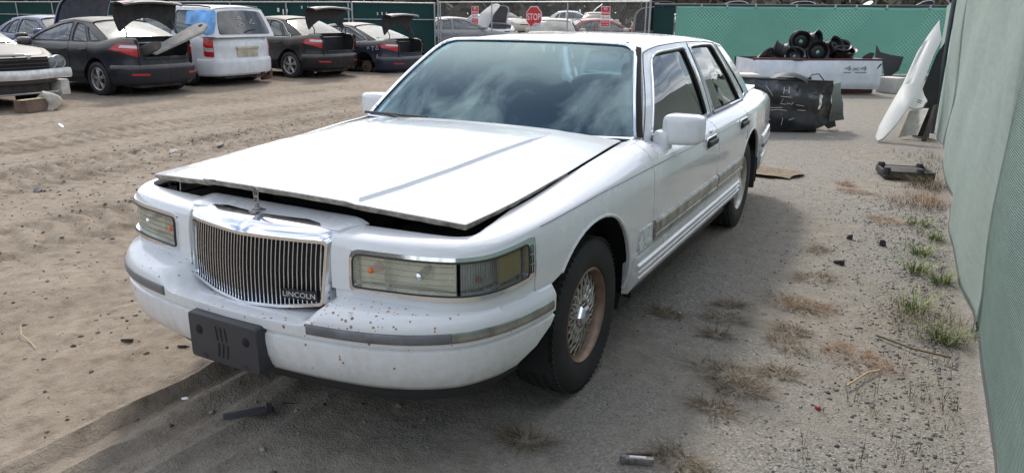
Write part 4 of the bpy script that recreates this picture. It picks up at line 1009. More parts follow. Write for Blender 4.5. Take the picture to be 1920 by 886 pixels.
# left fence behind the row of junk cars
LF = [(-19.0, -52), (-18.4, -15.9), (-20.75, -14.0)]
lf = empty('windscreen_fence', (-18.5, -20, 0), 0, 'dark green windscreen fence with pipe rails behind the row of junked cars', 'fence')
for (a, b) in zip(LF[:-1], LF[1:]):
    L_ = math.dist(a, b); fpart(cloth(a, b, .03, 1.88, .02, a[1], nx_=max(10, int(L_/.4)), nz_=6), 'fabric_panel', FAB_D, lf, angle=None)
    da = np.array(b)-np.array(a); da /= L_; n_ = np.array([da[1], -da[0]]); n_ = n_ if n_[0] > 0 else -n_
    pa = np.array(a)+n_*.05; pb = np.array(b)+n_*.05
    fpart(MB().tube([(*pa, 1.90), (*pb, 1.90)], .026, 8), 'top_rail', GALV, lf); fpart(MB().tube([(*pa, 1.33), (*pb, 1.33)], .02, 8), 'mid_rail', GALV, lf)
    for t in np.arange(0, L_, 3.0):
        p = pa+da*t; fpart(MB().tube([(*p, 0), (*p, 1.92)], .03, 8), 'fence_post', GALV, lf)
# scraps of torn white print on the windscreen
CHALK = mat('chalk_white', (.62, .62, .58), .8)
mb = MB()
for (y, z, w_, h_) in ((-19.4, 1.62, .10, .14), (-19.15, 1.55, .06, .2), (-18.95, 1.6, .05, .12), (-18.2, 1.72, .05, .1), (-17.9, 1.70, .04, .12), (-17.5, 1.42, .2, .03), (-15.3, 1.52, .05, .10), (-15.2, 1.53, .05, .10), (-15.1, 1.52, .05, .11)):
    x = np.interp(y, [-52, -15.9, -14], [-19.0, -18.4, -20.75])+.075; mb.box((x, y, z), (.004, w_, h_))
fpart(mb, 'torn_print', CHALK, lf, smooth=False)

# gate of bare chain link
GA, GB = np.array((-20.75, -13.85)), np.array((-18.75, -5.15)); gd = (GB-GA); GL = np.linalg.norm(gd); gd /= GL; gn = np.array([gd[1], -gd[0]]); gn = gn if gn[0] > 0 else -gn
gt = empty('chain_link_gate', (GA[0], GA[1], 0), 0, 'wide galvanised chain-link gate carrying the red signs', 'gate')
gp = lambda t, z, k=0: (GA[0]+gd[0]*GL*t+gn[0]*k, GA[1]+gd[1]*GL*t+gn[1]*k, z)
for z0, z1, nm in ((1.93, 1.93, 'top_rail'), (1.33, 1.33, 'mid_rail'), (.08, .08, 'bottom_rail')):
    ts = (0, 1) if nm != 'mid_rail' else (0, .055); fpart(MB().tube([gp(ts[0], z0), gp(ts[1], z1)], .024, 8), nm, GALV, gt)
for t in (0, .013, .30, .665, .985, 1.0): fpart(MB().tube([gp(t, 0), gp(t, 2.02 if t in (0, 1.0) else 1.93)], .032 if t in (0, 1.0) else .024, 8), 'gate_post', GALV, gt)
attach(chainlink(gp(0, 0)[:2], gp(1, 0)[:2], .05, 1.92, .075, .0032, None, GALV), gt)
RED = mat('sign_red', (.50, .018, .03), .4); SWHITE = mat('sign_white', (.72, .70, .70), .45)
sx_ = Vector((gd[0], gd[1], 0))
def sign_face(t, z): p = gp(t, z, .04); return facing(p, sx_, (0, 0, 1))
stop = empty('stop_sign', gp(.515, 1.47, .04), 0, 'red octagonal stop sign fixed to the chain-link gate', 'sign')
def sp_(mb, name, m, par, M): 
    mb.v = [M @ p for p in mb.v]; return attach(mb.build(name, m, None, bevel=0), par)
def octo(r): return [(r*math.cos(PI/8+k*PI/4)/math.cos(PI/8), r*math.sin(PI/8+k*PI/4)/math.cos(PI/8)) for k in range(8)]
Ms = sign_face(.515, 1.47)
mb = MB(); mb.prism(octo(.33), lambda p: (p[0], p[1], 0), lambda p: (p[0], p[1], .006)); sp_(mb, 'border', SWHITE, stop, Ms)
mb = MB(); mb.prism(octo(.308), lambda p: (p[0], p[1], .006), lambda p: (p[0], p[1], .009)); sp_(mb, 'face', RED, stop, Ms)
attach(text('STOP', .30, Ms @ Matrix.Translation((0, -.01, .0095)) @ Matrix.Diagonal((.80, 1, 1, 1)), SWHITE, 'lettering', None, .002), stop)
for t, lab in ((.215, 'small red and white no-parking sign left of the stop sign'), (.83, 'small red and white no-parking sign right of the stop sign')):
    s_ = empty('no_parking_sign', gp(t, 1.5, .04), 0, lab, 'sign', 'no-parking signs on the gate'); Mq = sign_face(t, 1.50)
    rp = lambda a, b, c, d, r=.02: roundpoly([(a, b), (c, b), (c, d), (a, d)], r, 3)
    mb = MB(); mb.prism(rp(-.165, -.30, .165, .30), lambda p: (p[0], p[1], 0), lambda p: (p[0], p[1], .005)); sp_(mb, 'plate', SWHITE, s_, Mq)
    for a, b in ((.045, .285), (-.285, -.105)):
        mb = MB(); mb.prism(rp(-.15, a, .15, b), lambda p: (p[0], p[1], .005), lambda p: (p[0], p[1], .007)); sp_(mb, 'red_panel', RED, s_, Mq)
    for body, y, sz_, mt in (('NO', .225, .12, SWHITE), ('PARKING', .105, .095, SWHITE), ('FIRE LANE', -.03, .082, RED), ('KEEP CLEAR', -.155, .062, SWHITE), ('AT ALL TIMES', -.235, .058, SWHITE)):
        attach(text(body, sz_, Mq @ Matrix.Translation((0, y, .0078)) @ Matrix.Diagonal((.72, 1, 1, 1)), mt, 'lettering', None, .001), s_)
# ------------------------------------------------------------------ junked cars
DUST = (.40, .36, .29)
P_KIA = mat('dusty_charcoal_paint', (.016, .018, .026), .34, .05, coat=.25, spec=.3, dust=.55, dustcol=DUST)
P_OPT = mat('dusty_black_paint', (.009, .009, .012), .34, .05, coat=.25, spec=.3, dust=.6, dustcol=DUST)
P_AUD = mat('dusty_navy_paint', (.022, .026, .045), .34, .05, coat=.25, spec=.3, dust=.6, dustcol=DUST)
P_VAN = mat('dusty_white_paint', (.66, .68, .70), .3, coat=.5, dust=.35, dustcol=DUST)
P_MER = mat('dull_black_paint', (.026, .026, .032), .3, .1, coat=.5, dust=.72, dustcol=(.36, .33, .28))
P_BLU = mat('dusty_blue_paint', (.03, .05, .16), .3, .1, coat=.6, dust=.5, dustcol=DUST)
P_GRY = mat('dusty_grey_paint', (.22, .23, .25), .35, .2, coat=.4, dust=.6, dustcol=DUST)
P_CRM = mat('dusty_cream_paint', (.50, .47, .40), .4, coat=.3, dust=.6, dustcol=(.48, .43, .35))
P_RED = mat('dusty_red_paint', (.28, .02, .025), .35, coat=.4, dust=.5, dustcol=DUST)
P_SIL = mat('dusty_silver_paint', (.42, .43, .44), .35, .4, coat=.4, dust=.55, dustcol=DUST)
GL_J = glass('dusty_car_glass', (.30, .36, .40), rough=.05, film=.22, filmcol=(.50, .52, .50), ior=1.7)
GL_D = glass('very_dusty_glass', (.5, .55, .55), rough=.1, film=.62, filmcol=(.60, .60, .54), ior=1.6)
REDL = mat('red_lamp', (.42, .012, .018), .18, coat=.6, var=.25, vscale=30); WHL = mat('clear_lamp', (.55, .52, .52), .15, .2, coat=.5)
LINING = mat('boot_lining', (.016, .016, .017), .9, var=.4); LIDIN = mat('lid_inner', (.020, .020, .021), .75, var=.5, vscale=8)
UNDER = mat('grimy_underside', (.045, .038, .032), .9, var=.5)
ALLOY = mat('dusty_alloy', (.42, .42, .42), .4, .7, var=.3, vscale=14); STEELW = mat('black_steel', (.016, .016, .017), .42, .3, var=.4, vscale=14); RUSTY = mat('rusty_drum', (.11, .065, .045), .85, var=.5, vscale=20)

def road_wheel(parent, c, sg, R=.315, r0=.205, m=ALLOY, nsp=5, tilt=0):
    wh = MB().lathe([(r0+.004, .088*sg), (r0-.006, .094*sg), (r0-.016, .085*sg), (r0-.03, .02*sg), (r0-.03, -.08*sg), (r0, -.09*sg)], 'y', 32).build('wheel', m, parent); wh.location = c
    MB().lathe([(r, h*sg) for r, h in [(r0, .07), (r0+.01, .098), (r0+.05, .105), (R-.03, .100), (R-.004, .078), (R, .03), (R, -.03), (R-.004, -.08), (R-.04, -.102), (r0, -.09)]], 'y', 40).build('tyre', TYRE, wh)
    mb = MB()
    for k in range(nsp):
        for d in (-.16, .16):
            a = 2*PI*k/nsp+.3; mb.tube([(.03*math.cos(a), sg*.072, .03*math.sin(a)), ((r0-.018)*math.cos(a+d), sg*.060, (r0-.018)*math.sin(a+d))], [.022, .020], 6, flat=(1, .6))
    mb.lathe([(.001, .085*sg), (.035, .083*sg), (.05, .06*sg)], 'y', 16); mb.build('spokes', m, wh)
    MB().lathe([(.02, .0), (r0-.035, .0)], 'y', 20).build('brake_disc', UNDER, wh)
    return wh

def junk_car(name, label, cat, loc, rz, paint, wb=2.70, fo=.86, ro=1.0, hw=.89, zh0=.70, zcow=.96, zbelt=.95, zdeck=1.03, roof=1.44, ws0=-.52, ws1=-1.22, rw1=-2.45, rw0=-3.05,
             R=.315, gr=.0, trunk='closed', hood='closed', wheels=True, wins=None, glassm=GL_J, rear_glass=GL_D, group=None, wmat=ALLOY, yt=.60, roofm=None, lamps=True, bumper=True, zb=.22, trunkw=.50, trunkz=.66, front=True, hoodm=None, van=False):
    root = empty(name, loc, rz, label, cat, group)
    xr = -(wb+ro)
    plan = [(fo, 0), (fo-.02, .25), (fo-.07, .48), (fo-.20, .68), (fo-.42, .80), (.30, hw-.04), (-.3, hw-.01), (-1.3, hw), (-wb+.1, hw), (-wb-.45, hw-.03), (xr+.34, hw-.09), (xr+.13, .66 if not van else .74), (xr+.04, .48), (xr, .2), (xr, 0)]
    sec_ = [(.18, .10), (.26, .04), (.34, .005), (.46, -.004), (.58, .010), (.66, .016), (.76, .006), (.83, .010), (.88, .030)]
    cow = ws0+.02
    zc_ = [(fo+.2, zh0-.07), (fo-.2, zh0-.02), (.2, zcow-.12), (cow, zbelt-.06), (rw0+.3, zbelt-.04), (xr+.3, zdeck-.09), (xr-.1, zdeck-.09)]
    zt_ = [(fo+.2, zh0), (fo-.2, zh0+.05), (.2, zcow-.04), (cow, zcow-.005), (cow-.10, zbelt), (rw0+.35, zbelt+.015), (rw0, zdeck-.01), (xr+.3, zdeck), (xr-.1, zdeck-.03)]
    sh_ = [(fo+.2, .16), (fo-.4, .14), (cow, .12), (cow-.1, .085), (rw0+.3, .085), (rw0, .16), (xr+.3, .16), (xr-.1, .10)]
    S = Shape(plan, sec_, zc_, zt_, sh_, (1.3, 2.1)); ua = lambda x: float(S.ux(x))
    def fb(u, v):
        p = S.P(np.abs(u), v, 1); p[:, 1] *= np.where(u < 0, -1, 1); return p
    ra = R+.055
    def notch(cx): return [(ua(x), s) for x, s in arch(cx, R, ra, zb, 12)]
    e = .002; hf = [(e, zb)]+notch(0)+notch(-wb)+[(S.U-e, zb)]
    if trunk == 'open':
        ut = float(np.interp(-trunkw, -S.c[450:, 1], S.uu[450:])); hf += [(S.U-e, trunkz), (ut+.06, trunkz), (ut, trunkz+.06), (ut-.03, SM)]
    else: hf += [(S.U-e, SM)]
    # both halves joined along the front centre line
    out = hf+[(-u, s) for u, s in hf[::-1]]
    if trunk == 'open' or True:
        top = [(float(u), SM) for u in np.linspace(hf[-1][0], e, 40)[1:]]
        out = hf+top+[(-u, s) for u, s in top[::-1]]+[(-u, s) for u, s in hf[::-1]]
    body = patch('body', out, fb, paint, root, .075, thick=.02, ref=lambda P: P-np.array([min(0, xr/2), 0, .5]) if False else P*np.array([.35, 1, 1])-np.array([xr*.5*.35, 0, .5]))
    # wheel housings, floor, door seams
    for cx in (0, -wb):
        for sg in (1, -1):
            mb = MB(); mb.grid(lambda a, b: (cx+(ra+.01)*math.cos(PI*a), sg*(.45+(hw-.49)*b), R+(ra+.01)*math.sin(PI*a)), 12, 3); mb.box((cx, sg*.45, R+.05), (2*ra, .02, 2*ra*.9)); mb.build('wheel_housing', DARK, root)
    mb = MB(); mb.box((xr/2+fo/2, 0, .25), ((fo-xr)*.86, hw*1.55, .10)); mb.box((xr+.4, .1, .24), (.5, .9, .16)); mb.tube([(xr+.05, -.45, .26), (xr+.6, -.45, .26)], .06, 8); mb.build('underbody', UNDER, root)
    xb = (ws1+rw1)/2-.12
    mb = MB()
    for sg in (1, -1):
        for x0 in ((cow-.12, xb, rw0+.62) if not van else (cow-.12, -1.55, -2.6)):
            mb.tube([Vector(S.P(ua(x0+(.0 if s_ > .6 else .0)), s_, sg, .001)) for s_ in np.linspace(.30, SM, 8)], .004, 4)
        mb.tube([Vector(S.P(ua(x_), .30, sg, .001)) for x_ in np.linspace(-.45, -wb+.42, 12)], .004, 4)
    mb.build('door_seams', DARK, root)
    for sg in (1, -1):
        for x0 in (xb+.16, rw0+.74):
            c = Vector(S.P(ua(x0), .80, sg, .018)); MB().box(c, (.17, .03, .03)).build('door_handle', paint if not van else BLACKP, root, bevel=.008)
    # hood
    def edge(u): return S.P(np.array([u]), np.array([SM]), 1)[0]
    us_ = np.linspace(.01, ua(cow), 14); E_ = np.array([edge(u) for u in us_])
    def hoodg(a, b):
        k = a*(len(us_)-1); i = min(int(k), len(us_)-2); p = E_[i]+(E_[i+1]-E_[i])*(k-i); t = 2*b-1; return (p[0]+.0, p[1]*t, p[2]+.045*(1-t*t)*min(1, p[1]/.4)+.001)
    if hood == 'closed': MB().grid(hoodg, 24, 13).build('hood', hoodm or paint, root)
    else:
        mb = MB(); mb.box(((fo+cow)/2-.1, 0, .55), (fo-cow-.5, 1.3, .04)); mb.box((.2, 0, .68), (.6, .5, .25)); mb.build('engine_bay', DARK, root)
        hl = MB(); piv = Vector((cow, 0, zcow)); Rr = Matrix.Rotation(-math.radians(hood if not isinstance(hood, str) else 62), 3, 'Y')
        def hg(a, b): 
            return Rr @ (Vector(hoodg(a, b))-piv)+piv
        hl.grid(hg, 20, 13); ho_ = hl.build('hood', hoodm or paint, root)
        hi = MB(); hi.grid(lambda a, b: Rr @ (Vector(hoodg(.06+.9*a, .05+.9*b))+Vector((0, 0, -.03))-piv)+piv, 16, 9); hi.build('hood_liner', LIDIN, ho_)
        hi = MB(); hi.tube([Rr @ (Vector(hoodg(max(.02, a), b))-piv)+piv for a, b in [(1, 0.0)]+[(x, 0.0) for x in np.linspace(.95, .05, 14)]+[(.02, b) for b in np.linspace(.1, .9, 6)]+[(x, 1.0) for x in np.linspace(.05, 1, 14)]], .014, 5); hi.build('hood_rim', paint, ho_)
    # roof and pillars
    def Zr(x):
        m = (ws1+rw1)/2; return np.interp(x, [rw0-1, rw1-.02, rw1+.3, m, ws1-.3, ws1, ws1+2], [roof-.05, roof-.05, roof-.015, roof, roof-.012, roof-.045, roof-.045])
    def Gg(x, s, sg=1, ex=0):
        x = np.asarray(x, float); s = np.asarray(s, float); zb_ = zbelt-.02; Z = Zr(x); zs = Z-.075; a = np.clip(s, -.2, 1)
        ybase = np.interp(x, [rw0-.2, rw0+.1, rw0+.7, cow-.4, cow], [hw-.17, hw-.12, hw-.075, hw-.075, hw-.10]); ytop = np.interp(x, [rw0, rw1, (ws1+rw1)/2, ws1, ws0], [yt-.05, yt-.02, yt+.01, yt-.03, yt-.03])
        y = ybase+(ytop-ybase)*a+.025*np.sin(np.clip(a, 0, 1)*PI); z = zb_+(zs-zb_)*a
        th = np.clip(s-1, 0, 1)*PI/2; q = 2/2.3; cy = np.power(np.maximum(np.cos(th), 1e-6), q); sy = np.power(np.maximum(np.sin(th), 1e-9), q); tp = s > 1
        y = np.where(tp, ytop*cy, y); z = np.where(tp, zs+(Z-zs)*sy, z); y = y+ex*np.where(tp, cy, .93); z = z+ex*np.where(tp, sy, .35)
        return np.stack([x, y*sg, z], -1)
    def fg(x, b):
        b = np.asarray(b, float); l = b <= 2; p = Gg(x, np.where(l, b, 4-b)); p[:, 1] *= np.where(l, 1, -1); return p
    bulge = lambda s: .06*math.sin(s*PI)
    fp = [(ws0+(ws1-ws0)*s+bulge(s), s) for s in np.linspace(0, 1, 8)]+[(ws1-.005, 1.2), (ws1+.02, 1.6)]
    rp_ = [(rw0+(rw1-rw0)*s-(bulge(s) if not van else 0), s) for s in np.linspace(0, 1, 8)]+[(rw1+.005, 1.2), (rw1-.02, 1.6)]
    ro_ = fp+[(ws1+.03, 2)]+[(x, 4-s) for x, s in fp[::-1]]+[(x, 4-s) for x, s in rp_]+[(rw1-.03, 2)]+rp_[::-1]
    sy_ = lambda h: [(x, 4-s) for x, s in h][::-1]
    if wins is None:
        f0 = ws0-.20; f1 = ws1-.10; w1 = [(f0, .10), (xb+.05, .10), (xb+.07, .93), (f1-.05, .90), ((f0+f1)/2+.03, .55)]
        w1 = [(f0, .10), ((f0+f1)/2+.06, .55), (f1, .88), (xb+.06, .94), (xb+.04, .10)]
        w2 = [(xb-.05, .10), (xb-.03, .94), (rw1+.16, .90), (rw0+.66, .10)]
        w3 = [(rw0+.60, .12), (rw1+.09, .86), (rw1-.02, .72), (rw0+.36, .16)]
        wins = [roundpoly(w1, [.04, .3, .12, .06, .03], 4), roundpoly(w2, [.03, .06, .16, .05], 4), roundpoly(w3, [.02, .05, .08, .04], 4)]
    holes = [w_ for w_ in wins]+[sy_(w_) for w_ in wins]
    patch('roof', ro_, fg, roofm or paint, root, .09, holes=holes, thick=.02, ref=lambda P: P-[(ws1+rw1)/2, 0, .8])
    for sg in (1, -1):
        for w_ in wins:
            patch('side_window', w_, lambda x, s: Gg(x, s, sg, -.012), glassm, root, .15, thick=0)
            q = resample(w_, .08); MB().tube([Vector(p) for p in Gg(q[:, 0], q[:, 1], sg, .002)], .007, 5, closed=True).build('window_trim', BLACKP, root)
    def scr(x0, x1, bow, inset):
        def f(a, b):
            a = np.asarray(a, float); b = np.asarray(b, float); sgn_ = -1 if x0 < -2 else 1
            xx = x0+(x1-x0)*b+(bulge(.5)*np.sin(b*PI)*sgn_ if not (van and x0 < -2) else 0); p = Gg(xx, b*1.02)
            y = a*(p[..., 1]-.01); z = p[..., 2]+(1-np.abs(a)**2.2)*(.052*b); return np.stack([p[..., 0]+sgn_*bow*(1-a*a)*(1-.6*b), y, z], -1)
        return f
    sq = roundpoly([(-1, .0), (1, .0), (1, 1), (-1, 1)], [.05, .05, .1, .1], 4)
    patch('windshield', sq, scr(ws0, ws1, .06, 0), rear_glass if front == 'dusty' else glassm, root, .14, thick=0, ref=lambda P: P*0+[1, 0, 1])
    f_rw = scr(rw0, rw1, .05, 0)
    patch('rear_window', sq if not van else roundpoly([(-.86, .08), (.86, .08), (.84, .90), (-.84, .90)], .08, 4), f_rw if not van else (lambda a, b: f_rw(a, b)+np.array([-.012, 0, 0])), rear_glass, root, .14, thick=0, ref=lambda P: P*0+[-1, 0, .5])
    if van: patch('tailgate', roundpoly([(-1, -.02), (1, -.02), (1, 1.0), (-1, 1.0)], [.02, .02, .1, .1], 4), f_rw, paint, root, .12, holes=[roundpoly([(-.86, .08), (.86, .08), (.84, .90), (-.84, .90)], .08, 4)], thick=.03, ref=lambda P: P*0+[-1, 0, .5])
    # deck / boot
    ud = np.linspace(ua(rw0), S.U-.01, 12); ED = np.array([edge(u) for u in ud])
    def deckg(a, b):
        k = a*(len(ud)-1); i = min(int(k), len(ud)-2); p = ED[i]+(ED[i+1]-ED[i])*(k-i); t = 2*b-1; return (p[0], p[1]*t, p[2]+.02*(1-t*t)*min(1, p[1]/.4))
    if trunk == 'closed': MB().grid(deckg, 18, 11).build('trunk_lid' if not van else 'rear_sill', paint, root)
    else:
        mb = MB(); zt0 = trunkz-.22; xf = rw0-.02
        w_ = trunkw+.08
        for sg in (1, -1):
            mb.add([(xf, sg*w_, zt0), (xr+.05, sg*(w_-.03), zt0), (xr+.05, sg*(w_-.03), zdeck-.05), (xf, sg*w_, zdeck-.01)], [(0, 1, 2, 3)])
        mb.add([(xf, -w_, zt0), (xf, w_, zt0), (xr+.04, w_, zt0), (xr+.04, -w_, zt0)], [(0, 1, 2, 3)]); mb.add([(xf, -w_, zt0), (xf, w_, zt0), (xf, w_, zdeck), (xf, -w_, zdeck)], [(0, 1, 2, 3)])
        mb.build('trunk_box', LINING, root, smooth=False)
        mb = MB()
        for sg in (1, -1):
            def gut(a, b, sg=sg):
                u = ua(rw0)+(float(np.interp(-trunkw, -S.c[450:, 1], S.uu[450:]))-.03-ua(rw0))*a; p = edge(u); t = 1-b; yi = w_-.02; return (p[0], sg*(p[1]+(min(yi, p[1]-.03)-p[1])*b), p[2]-.012*b)
            mb.grid(gut, 10, 3)
        mb.add([(rw0+.02, -w_-.05, zdeck-.012), (rw0+.02, w_+.05, zdeck-.012), (rw0-.08, w_+.05, zdeck-.004), (rw0-.08, -w_-.05, zdeck-.004)], [(0, 1, 2, 3)]); mb.build('trunk_gutter', paint, root)
        mb = MB(); mb.tube([(xr+.005, -trunkw+.03, trunkz+.02), (xr-.012, 0, trunkz+.012), (xr+.005, trunkw-.03, trunkz+.02)], .014, 6); mb.build('trunk_seal', RUBBER, root)
        # raised lid: deck part stands up, its tail face tips back over the opening
        dl = abs(xr-rw0); 
        prof = [(0, .0)]+[(t*dl*.9, .02*math.sin(t*PI)) for t in np.linspace(.15, 1, 6)]+[(dl*.9+.05, -.03), (dl*.9+.075, -.10), (dl*.9+.07, -.22), (dl*.9+.05, -.27)]
        an = math.radians(trunk_an); ca, sa = math.cos(an), math.sin(an); piv = Vector((rw0+.02, 0, zdeck+.10))
        def lid(off):
            def f(a, b):
                a0 = a; t = 2*b-1; a = a+(1-a)*.30*(1-t*t)*(1-a); k = a*(len(prof)-1); i = min(int(k), len(prof)-2); p = [prof[i][j]+(prof[i+1][j]-prof[i][j])*(k-i) for j in (0, 1)]; hwid = (trunkw+.06+.10*math.sin(min(1, a0*1.25)*PI*.62)-.16*max(0, a0-.72))*(1-off*.5)
                x = -p[0]; z = p[1]+.03*(1-t*t)*(1 if a < .65 else .6)-off*(1 if a < .62 else .2); x += (off*(.9 if a > .6 else 0))-.05*(1-t*t)*a
                return Vector((x*ca+z*sa, t*hwid, -x*sa+z*ca))+piv
            return f
        lo = MB(); lo.grid(lid(0), 20, 13); L0 = lo.build('trunk_lid', paint, root); li = MB(); li.grid(lid(.035), 20, 13); li.build('lid_lining', LIDIN, L0)
        ed = MB(); fA = lid(0); fB = lid(.035)
        loop = [(a, 0.) for a in np.linspace(0, 1, 16)]+[(1., b) for b in np.linspace(.1, .9, 8)]+[(a, 1.) for a in np.linspace(1, 0, 16)]
        n_ = len(loop); ed.add([fA(*q) for q in loop]+[fB(*q) for q in loop], [(i, i+1, n_+i+1, n_+i) for i in range(n_-1)]); ed.build('lid_edge', paint, L0)
        for sg in (1, -1):
            mb = MB(); p0 = Vector((rw0-.03, sg*(trunkw+.02), zdeck-.12)); p3 = fB(.22, .5+sg*.43); mb.tube([p0, p0+Vector((-.10, 0, .12)), p0+Vector((-.11, 0, .22)), p3], .013, 6); mb.build('lid_hinge', BLACKP, root)
            mb = MB(); q0, q1 = (.66, .94); b0, b1 = (.5+sg*.5, .5+sg*.30); mb.grid(lambda a, b: fA(q0+(q1-q0)*a, b0+(b1-b0)*b)+Vector((-.006, 0, .006)), 5, 5); mb.build('lid_lamp', REDL, L0)
        MB().box(fB(.5, .5)+Vector((-.01, 0, 0)), (.03, .14, .05)).build('lid_latch', UNDER, L0)
    # bumper skin and lamps at the tail
    if bumper:
        mb = MB(); uu0 = ua(-wb-ra-.06); us2 = np.linspace(uu0, S.U-.002, 26)
        for sg in (1, -1):
            b_ = S.sweep([(-.05, .26), (.0, .26), (.022, .33), (.030, .50), (.026, .555), (.0, .585), (-.05, .58)], us2, sg); mb.add(b_.v, b_.f)
        mb.build('rear_bumper', paint, root, angle=50)
    if lamps and not van:
        ul = float(np.interp(-trunkw-.02, -S.c[450:, 1], S.uu[450:])); ux0 = ua(xr+.50)
        for sg in (1, -1):
            tl_ = roundpoly([(ux0, .80), (ul-.01, .68), (ul-.005, .85), (ux0+.2, .875)], [.02, .03, .02, .04], 4)
            T_ = patch('tail_lamp', tl_, S.fu(sg, .006), REDL, root, .06, thick=.014, ref=lambda P: P*np.array([.35, 1, 1])-np.array([xr*.5*.35, 0, .5]))
            patch('clear_lens', roundpoly([(ux0+.20, .815), (ul-.02, .80), (ul-.02, .838), (ux0+.24, .850)], .01, 3), S.fu(sg, .009), WHL, T_, .06, thick=.004, ref=lambda P: P*np.array([.35, 1, 1])-np.array([xr*.5*.35, 0, .5]))
            patch('reflector_strip', roundpoly([(S.U-.72, .40), (S.U-.42, .39), (S.U-.42, .425), (S.U-.72, .435)], .01, 3), S.fu(sg, .034), REDL, root, .06, thick=.008, ref=lambda P: P*np.array([.35, 1, 1])-np.array([xr*.5*.35, 0, .5]))
    # cabin
    mb = MB(); mb.box(((ws0+rw0)/2, 0, .45), (abs(rw0-ws0)*.9, hw*1.6, .06)); mb.box((ws0-.32, 0, .86), (.45, hw*1.5, .16)); 
    for s in (1, -1):
        mb.box((xb+.25, s*.36, .58), (.50, .46, .18)); mb.box((xb-.02, s*.36, .90), (.16, .44, .50), Matrix.Rotation(-.2, 3, 'Y')); mb.box((xb-.10, s*.36, 1.20), (.09, .24, .16))
    mb.box((rw0+.55, 0, .60), (.5, hw*1.4, .16)); mb.box((rw0+.28, 0, .86), (.16, hw*1.4, .42)); mb.build('cabin', LINING, root, bevel=.02, seg=1)
    for sg in (1, -1):
        m_ = superbox((ws0-.18, sg*(hw+.07), zbelt+.07), (.07, .11, .075), .5, 16, 10).build('door_mirror', paint if not van else BLACKP, root); MB().box((ws0-.18, sg*(hw-.04), zbelt+.04), (.06, .12, .04)).build('mirror_arm', BLACKP, m_)
    if front:
        for sg in (1, -1):
            u0, u1 = float(S.uy(.42)), ua(fo-.55)
            patch('headlight', roundpoly([(u0, .62), (u1, .70), (u1, .80), (u0, .80)], [.03, .04, .03, .03], 4), S.fu(sg, .006), WHL, root, .07, thick=.012, ref=lambda P: P-[-1.5, 0, .5])
        mb = MB(); q = float(S.uy(.38)); patch('grille', roundpoly([(-q, .58), (q, .58), (q, .78), (-q, .78)], .03, 4), lambda u, v: fb(u, v)+np.array([.006, 0, 0]), BLACKP, root, .08, thick=.01, ref=lambda P: P-[-1.5, 0, .5])
    if wheels:
        for cx in (0, -wb):
            for sg in (1, -1): road_wheel(root, (cx, sg*(hw-.115), R), sg, R, R-.105, wmat)
    root.location.z = gr
    return root, S, Gg, ua
trunk_an = 86
RZ = -PI/2
G_ROW = 'junked cars in the row with raised boot lids'
# charcoal sedan, second in the row
kia, S_, Gk, ua_ = junk_car('junked_sedan', 'dusty charcoal sedan with open boot holding a tyre and a grey panel', 'car', (-6.88, -14.33, 0), RZ, P_KIA, wb=2.70, ro=.93, hw=.885, zdeck=1.08, zbelt=.98, zcow=1.0, roof=1.44, ws0=-.42, ws1=-1.25, rw1=-2.35, rw0=-3.12, group=G_ROW, trunk='open', trunkw=.52, trunkz=.68)
# white van, blue film over one rear side window
vanw = [roundpoly([(-.80, .08), (-1.18, .90), (-1.52, .92), (-1.50, .08)], .06, 4), roundpoly([(-1.62, .08), (-1.62, .92), (-2.56, .92), (-2.60, .08)], .06, 4), roundpoly([(-2.70, .10), (-2.66, .92), (-3.72, .90), (-3.80, .12)], .08, 4)]
van, Sv, Gv, uav = junk_car('junked_minivan', 'dusty white minivan with blue plastic film taped over a rear window', 'minivan', (-9.18, -14.98, 0), RZ, P_VAN, wb=2.95, fo=.90, ro=.95, hw=.965, zh0=.80, zcow=1.08, zbelt=1.06, zdeck=1.07, roof=1.70, ws0=-.20, ws1=-1.05, rw1=-3.70, rw0=-3.88, R=.335, yt=.70, wins=vanw, van=True, lamps=False, trunk='closed', rear_glass=glass('dusty_tailgate_glass', (.10, .11, .12), rough=.03, film=.14, filmcol=(.42, .43, .42), ior=1.7))
FILM = mat('blue_plastic_film', (.10, .33, .68), .3, coat=.3, var=.45, vscale=3, bump=.4, bscale=9)
patch('plastic_film', roundpoly([(-3.02, .42), (-3.0, .88), (-3.80, 1.0), (-3.90, .5), (-3.86, .12), (-3.62, .05), (-3.66, .4)], .05, 4), lambda x, s: Gv(x, s, 1, .012+.006*np.sin(x*17+s*9)), FILM, van, .06, thick=.004)
for sg in (1, -1):
    mb = MB(); mb.tube([Vector(Gv(np.array(x), np.array(1.28), sg, .045)) for x in np.linspace(-1.5, -3.6, 8)], .016, 6); 
    for x in (-1.5, -2.5, -3.6): mb.tube([Vector(Gv(np.array(x), np.array(1.28), sg, .0)), Vector(Gv(np.array(x), np.array(1.28), sg, .045))], .014, 5)
    mb.build('roof_rail', GREYP, van)
    c = Vector(Sv.P(float(Sv.uy(0))+Sv.U-.80, .76, sg, .01)); refv = lambda P: P*np.array([.35, 1, 1])-np.array([-1.9*.35, 0, .5])
    T_ = patch('tail_lamp', roundpoly([(Sv.U-1.02, .615), (Sv.U-.80, .605), (Sv.U-.80, .89), (Sv.U-1.0, .89)], .02, 4), Sv.fu(sg, .012), REDL, van, .05, thick=.02, ref=refv)
    patch('clear_lens', roundpoly([(Sv.U-1.0, .69), (Sv.U-.81, .685), (Sv.U-.81, .745), (Sv.U-1.0, .75)], .01, 3), Sv.fu(sg, .016), WHL, T_, .05, thick=.005, ref=refv)
mb = MB(); mb.box((-3.915, 0, .80), (.04, .62, .05)); mb.box((-3.905, 0, .70), (.02, .56, .17)); mb.build('plate_recess', mat('dirty_plate_panel', (.42, .38, .30), .7, var=.3), van, bevel=.01)
